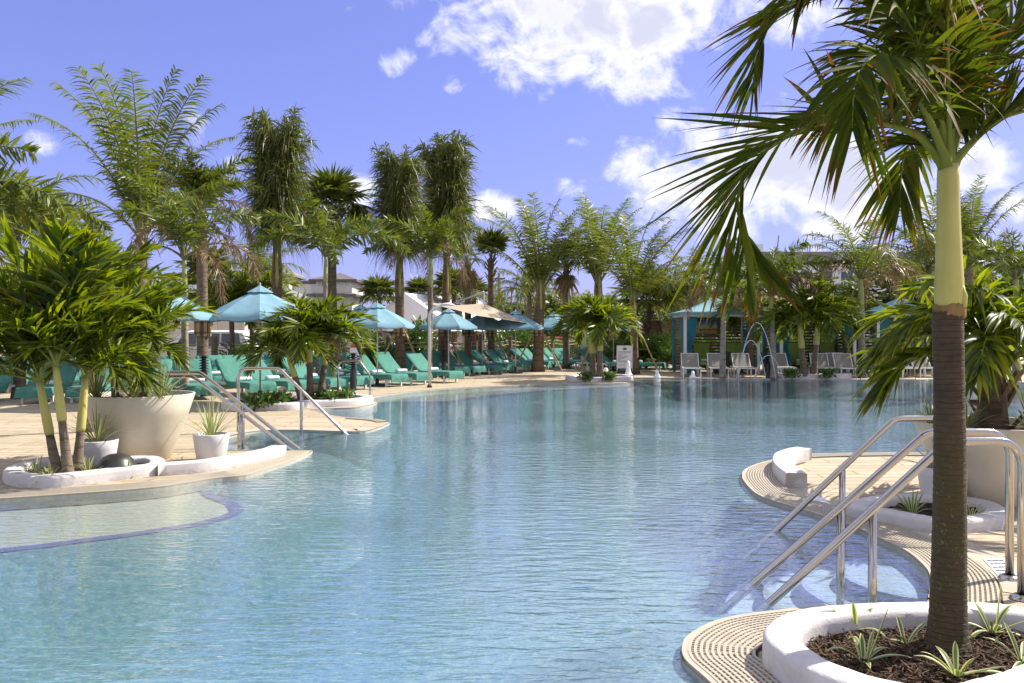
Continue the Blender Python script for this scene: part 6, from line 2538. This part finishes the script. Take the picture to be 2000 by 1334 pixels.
# ------------------------------------------------------------------ shrubs and background trees
def shrub_mesh(n, rx, ry, rz_, leaf, wid, matn, z0=0.0, seed=0, up=.2, hollow=.35, clump=0):
    q = RNG.normal(0, 1, (n, 3))
    q = nrm(q) * (hollow + (1 - hollow) * RNG.random((n, 1)) ** .5)
    if clump:
        cc = nrm(RNG.normal(0, 1, (clump, 3))) * RNG.uniform(.55, 1.0, (clump, 1))
        q = cc[RNG.integers(0, clump, n)] * .85 + RNG.normal(0, .17, (n, 3))
    P = q * np.array([rx, ry, rz_]) + np.array([0, 0, z0])
    P = P[P[:, 2] > .02]
    n = len(P)
    D = nrm(q[:n] + RNG.normal(0, .6, (n, 3)) + np.array([0, 0, up]))
    W = nrm(np.cross(D, RNG.normal(0, 1, (n, 3))))
    N = np.cross(D, W)
    L = leaf * RNG.uniform(.6, 1.3, n)
    fol = Fol()
    fol.add(blades(P, D, W, N, L, wid * RNG.uniform(.7, 1.2, n), 2, RNG.uniform(0, .4, n), 2, prof=([0, .5, 1], [.25, 1.0, .08])))
    for k in range(7):
        a = RNG.uniform(0, 6.28)
        e = np.array([math.cos(a) * rx * .7, math.sin(a) * ry * .7, z0 + rz_ * RNG.uniform(.1, .7)])
        fol.add(stalk(np.stack([np.zeros(3), e * .5 + np.array([0, 0, .1]), e]), [.03, .02, .008], 4))
    return fol.mesh('foliage', matn, False)


SH = [shrub_mesh(900, .75, .65, .75, .17, .07, 'leaf_shrub', .75), shrub_mesh(800, .6, .6, .9, .22, .09, 'leaf_shrub', .8, up=.5), shrub_mesh(1000, 1.0, .7, .65, .15, .06, 'leaf_shrub', .65)]
VAR['arecaclump'] = variants(lambda e, b_, L, k: frond(arc_curve(L, e, b_, k, yaw=RNG.normal(0, .06)), 'leaf_shrub', 26, .38, .035, 25, (62, 24), .2, 3, 2, .1, .25, .012), [(85, 50, 1.5, 1.6), (74, 70, 1.6, 1.5), (60, 80, 1.6, 1.4), (42, 80, 1.4, 1.4)])


def shrub(label, p, i, sc, group='shrubs along the rope fence'):
    t = thing('shrub', label, 'shrub', p, random.uniform(0, 6.28), group)
    o = link('foliage', SH[i % 3], t)
    o.scale = (sc, sc, sc * random.uniform(.9, 1.15))


def areca(label, p, sc, group='feathery palm shrubs'):
    t = thing('palm_shrub', label, 'shrub', p, random.uniform(0, 6.28), group)
    place_fronds(t, Vector((0, 0, .02)), 'arecaclump', ADDF(ring(0, 5), ring(1, 6, 20), ring(2, 6), ring(3, 6, 20)), sc)


for px, d, i, sc in ((640, 29, 0, .9), (676, 31, 2, 1.0), (720, 31.5, 1, 1.0), (752, 32, 2, 1.0), (800, 33, 1, 1.15), (822, 34, 1, 1.2), (905, 36, 0, .7), (1000, 38, 2, 1.35), (1022, 38, 0, 1.3), (1075, 44, 2, 1.0), (1135, 45, 0, 1.2)):
    shrub('leafy green shrub growing along the rope fence', base_at(px, d), i, sc)
for px, d, sc in ((745, 31, 1.0), (770, 33, 1.0), (465, 25.6, .9), (560, 28.5, .9)):
    areca('feathery palm shrub growing along the rope fence', base_at(px, d), sc, 'palm shrubs along the rope fence')
for px, d, sc in ((1190, 38, 1.1), (1215, 37, 1.1), (1262, 36, 1.15), (1282, 36.5, 1.1), (1300, 35, 1.15), (1318, 36, 1.1), (1240, 36.5, 1.0)):
    areca('feathery palm shrub behind the rules board and teal loungers', base_at(px, d), sc, 'palm shrubs behind the rules board')
for px, d, sc in ((1498, 34, 1.1), (1640, 34.5, 1.1), (1660, 33.8, 1.0), (1380, 35, 1.2), (1440, 35, 1.2), (1560, 35, 1.2), (1600, 35, 1.2), (1740, 35, 1.2), (1790, 35, 1.2), (1850, 34, 1.2), (1900, 33, 1.2), (1960, 32, 1.2)):
    areca('feathery palm shrub behind the slatted cabana walls', base_at(px, d), sc, 'palm shrubs behind the cabanas')

# ground cover in the mid beds
def cover(label, p, sc):
    t = thing('ground_cover_plant', label, 'plant', p, random.uniform(0, 6.28), 'low glossy plants in the kerbed beds')
    o = link('foliage', GC, t)
    o.scale = (sc, sc, sc)


GC = shrub_mesh(90, .16, .16, .12, .10, .05, 'leaf_shrub', .12, up=.8, hollow=.1)
for px, py in ((492, 796), (505, 797), (520, 796), (532, 793), (541, 795), (552, 790), (645, 788), (660, 786), (672, 786), (682, 785), (625, 786)):
    cover('low glossy plant in the bed of the palm trio', gp(px, py, .06), random.uniform(.9, 1.35))
for px, py in ((1140, 742), (1148, 742.5), (1193, 742), (1186, 742)):
    cover('low glossy plant in the bed of the double palm', gp(px, py, .06), 1.1)
for px, py in ((1540, 736), (1552, 737), (1610, 737), (1622, 736.5)):
    cover('low glossy plant in the bed of the twin palms', gp(px, py, .06), 1.2)

# broadleaf trees behind
def tree(label, px, d, h, r, i):
    p = base_at(px, d)
    t = thing('broadleaf_tree', label, 'tree', p, random.uniform(0, 6.28), None)
    mb = MB()
    mb.tube([(0, 0, 0), (.1, .05, h * .35), (0, .1, h * .6)], [.16, .12, .07], 8)
    for k in range(5):
        a = k * 1.3
        mb.tube([(.05, .05, h * (.3 + .05 * k)), (math.cos(a) * r * .4, math.sin(a) * r * .4, h * .6), (math.cos(a) * r * .75, math.sin(a) * r * .75, h * .8)], [.07, .045, .015], 6)
    mb.build('trunk', 'bark_grey', t, True)
    link('crown', TR[i], t).scale = (r, r, h * .36)
    t.children


TR = []
for _ in range(3):
    TR.append(shrub_mesh(2600, 1.0, 1.0, 1.0, .17, .11, 'leaf_grove', 1.75, up=.1, hollow=.2, clump=26))
tl_ = [(1010, 58, 3.8, 2.6, 0, 'grey green tree behind the taupe canopy'), (1085, 55, 4.6, 3.0, 1, 'round tree behind the coconut palm and parasols'), (1130, 60, 5.0, 3.2, 2, 'broad tree behind the double palm'),
       (1200, 62, 4.4, 3.0, 0, 'broad tree behind the purple notice sign'), (1300, 60, 4.2, 3.2, 1, 'dark tree behind the left cabana'), (420, 50, 4.6, 2.2, 2, 'dark tree above the beige trailer'),
       (330, 48, 5.0, 2.6, 0, 'tree behind the trailer at the left'), (250, 46, 4.6, 2.6, 1, 'tree behind the trailer far left'), (720, 66, 4.0, 2.2, 2, 'small tree beside the white tent'), (810, 66, 4.6, 2.4, 0, 'small tree above the tent ridge'),
       (1370, 48, 4.4, 2.6, 0, 'tree filling behind the left cabana roof'), (1450, 46, 4.6, 2.4, 1, 'tree filling between left and middle cabana'), (1600, 46, 4.4, 2.2, 2, 'tree filling behind the middle cabana'), (1740, 46, 5.6, 3.0, 0, 'tree filling behind the right cabana'),
       (1850, 44, 6.0, 3.0, 1, 'tree behind the mossy palm crownshaft'), (1960, 42, 5.6, 3.0, 2, 'tree behind the right cream pot palm'), (90, 42, 4.5, 3.0, 2, 'tree behind the left leafy palms'), (-60, 38, 4.8, 3, 0, 'tree at the far left edge'),
       (2080, 40, 5.4, 3.0, 0, 'tree beyond the right edge')]
for px, d, h, r, i, lab in tl_:
    tree(lab, px, d, h, r, i)
# bare branching tree
p = base_at(1020, 50)
t = thing('bare_tree', 'leafless branching tree left of the coconut palm', 'tree', p)
mb = MB()


def limb(a, dv, L, r, lev):
    b_ = a + dv * L
    mid_ = a.lerp(b_, .5) + Vector((random.uniform(-.1, .1), 0, random.uniform(-.05, .1))) * L * .5
    mb.tube([a, mid_, b_], [r, r * .8, r * .55], 5, False)
    if lev > 0:
        for _ in range(3):
            nd = (dv + Vector((random.uniform(-.7, .7), random.uniform(-.4, .4), random.uniform(0, .5)))).normalized()
            limb(a.lerp(b_, random.uniform(.45, 1)), nd, L * random.uniform(.5, .8), r * .55, lev - 1)


for q in ((-.35, 0, .94), (.15, .1, .98), (-.05, 0, 1)):
    limb(Vector((0, 0, .2)), Vector(q).normalized(), 2.6, .09, 3)
mb.build('branches', 'bark_grey', t, True)

# far belt of woodland closing the horizon
def belt():
    n = 26000
    a = RNG.uniform(-1.25, 1.25, n)
    dist = RNG.uniform(92, 125, n)
    x, y = np.sin(a) * dist, np.cos(a) * dist
    hh = 3.2 + 1.6 * np.sin(a * 23) + 1.1 * np.sin(a * 61 + 2) + .8 * np.sin(a * 131)
    z = RNG.random(n) ** .6 * np.clip(hh, 1.6, 6.5)
    P = np.stack([x, y, z], axis=1)
    D = nrm(RNG.normal(0, 1, (n, 3)) + np.array([0, -.2, .4]))
    W = nrm(np.cross(D, RNG.normal(0, 1, (n, 3))))
    V, F, c = blades(P, D, W, np.cross(D, W), RNG.uniform(.7, 1.4, n), RNG.uniform(.5, .9, n), 2, np.zeros(n), 2, prof=([0, .5, 1], [.3, 1, .1]))
    o = link('woodland', np_mesh('woodland', V, F, c, 'leaf_grove'))
    tag(o, 'far belt of low green woodland closing the horizon', 'woodland', kind='stuff')


belt()
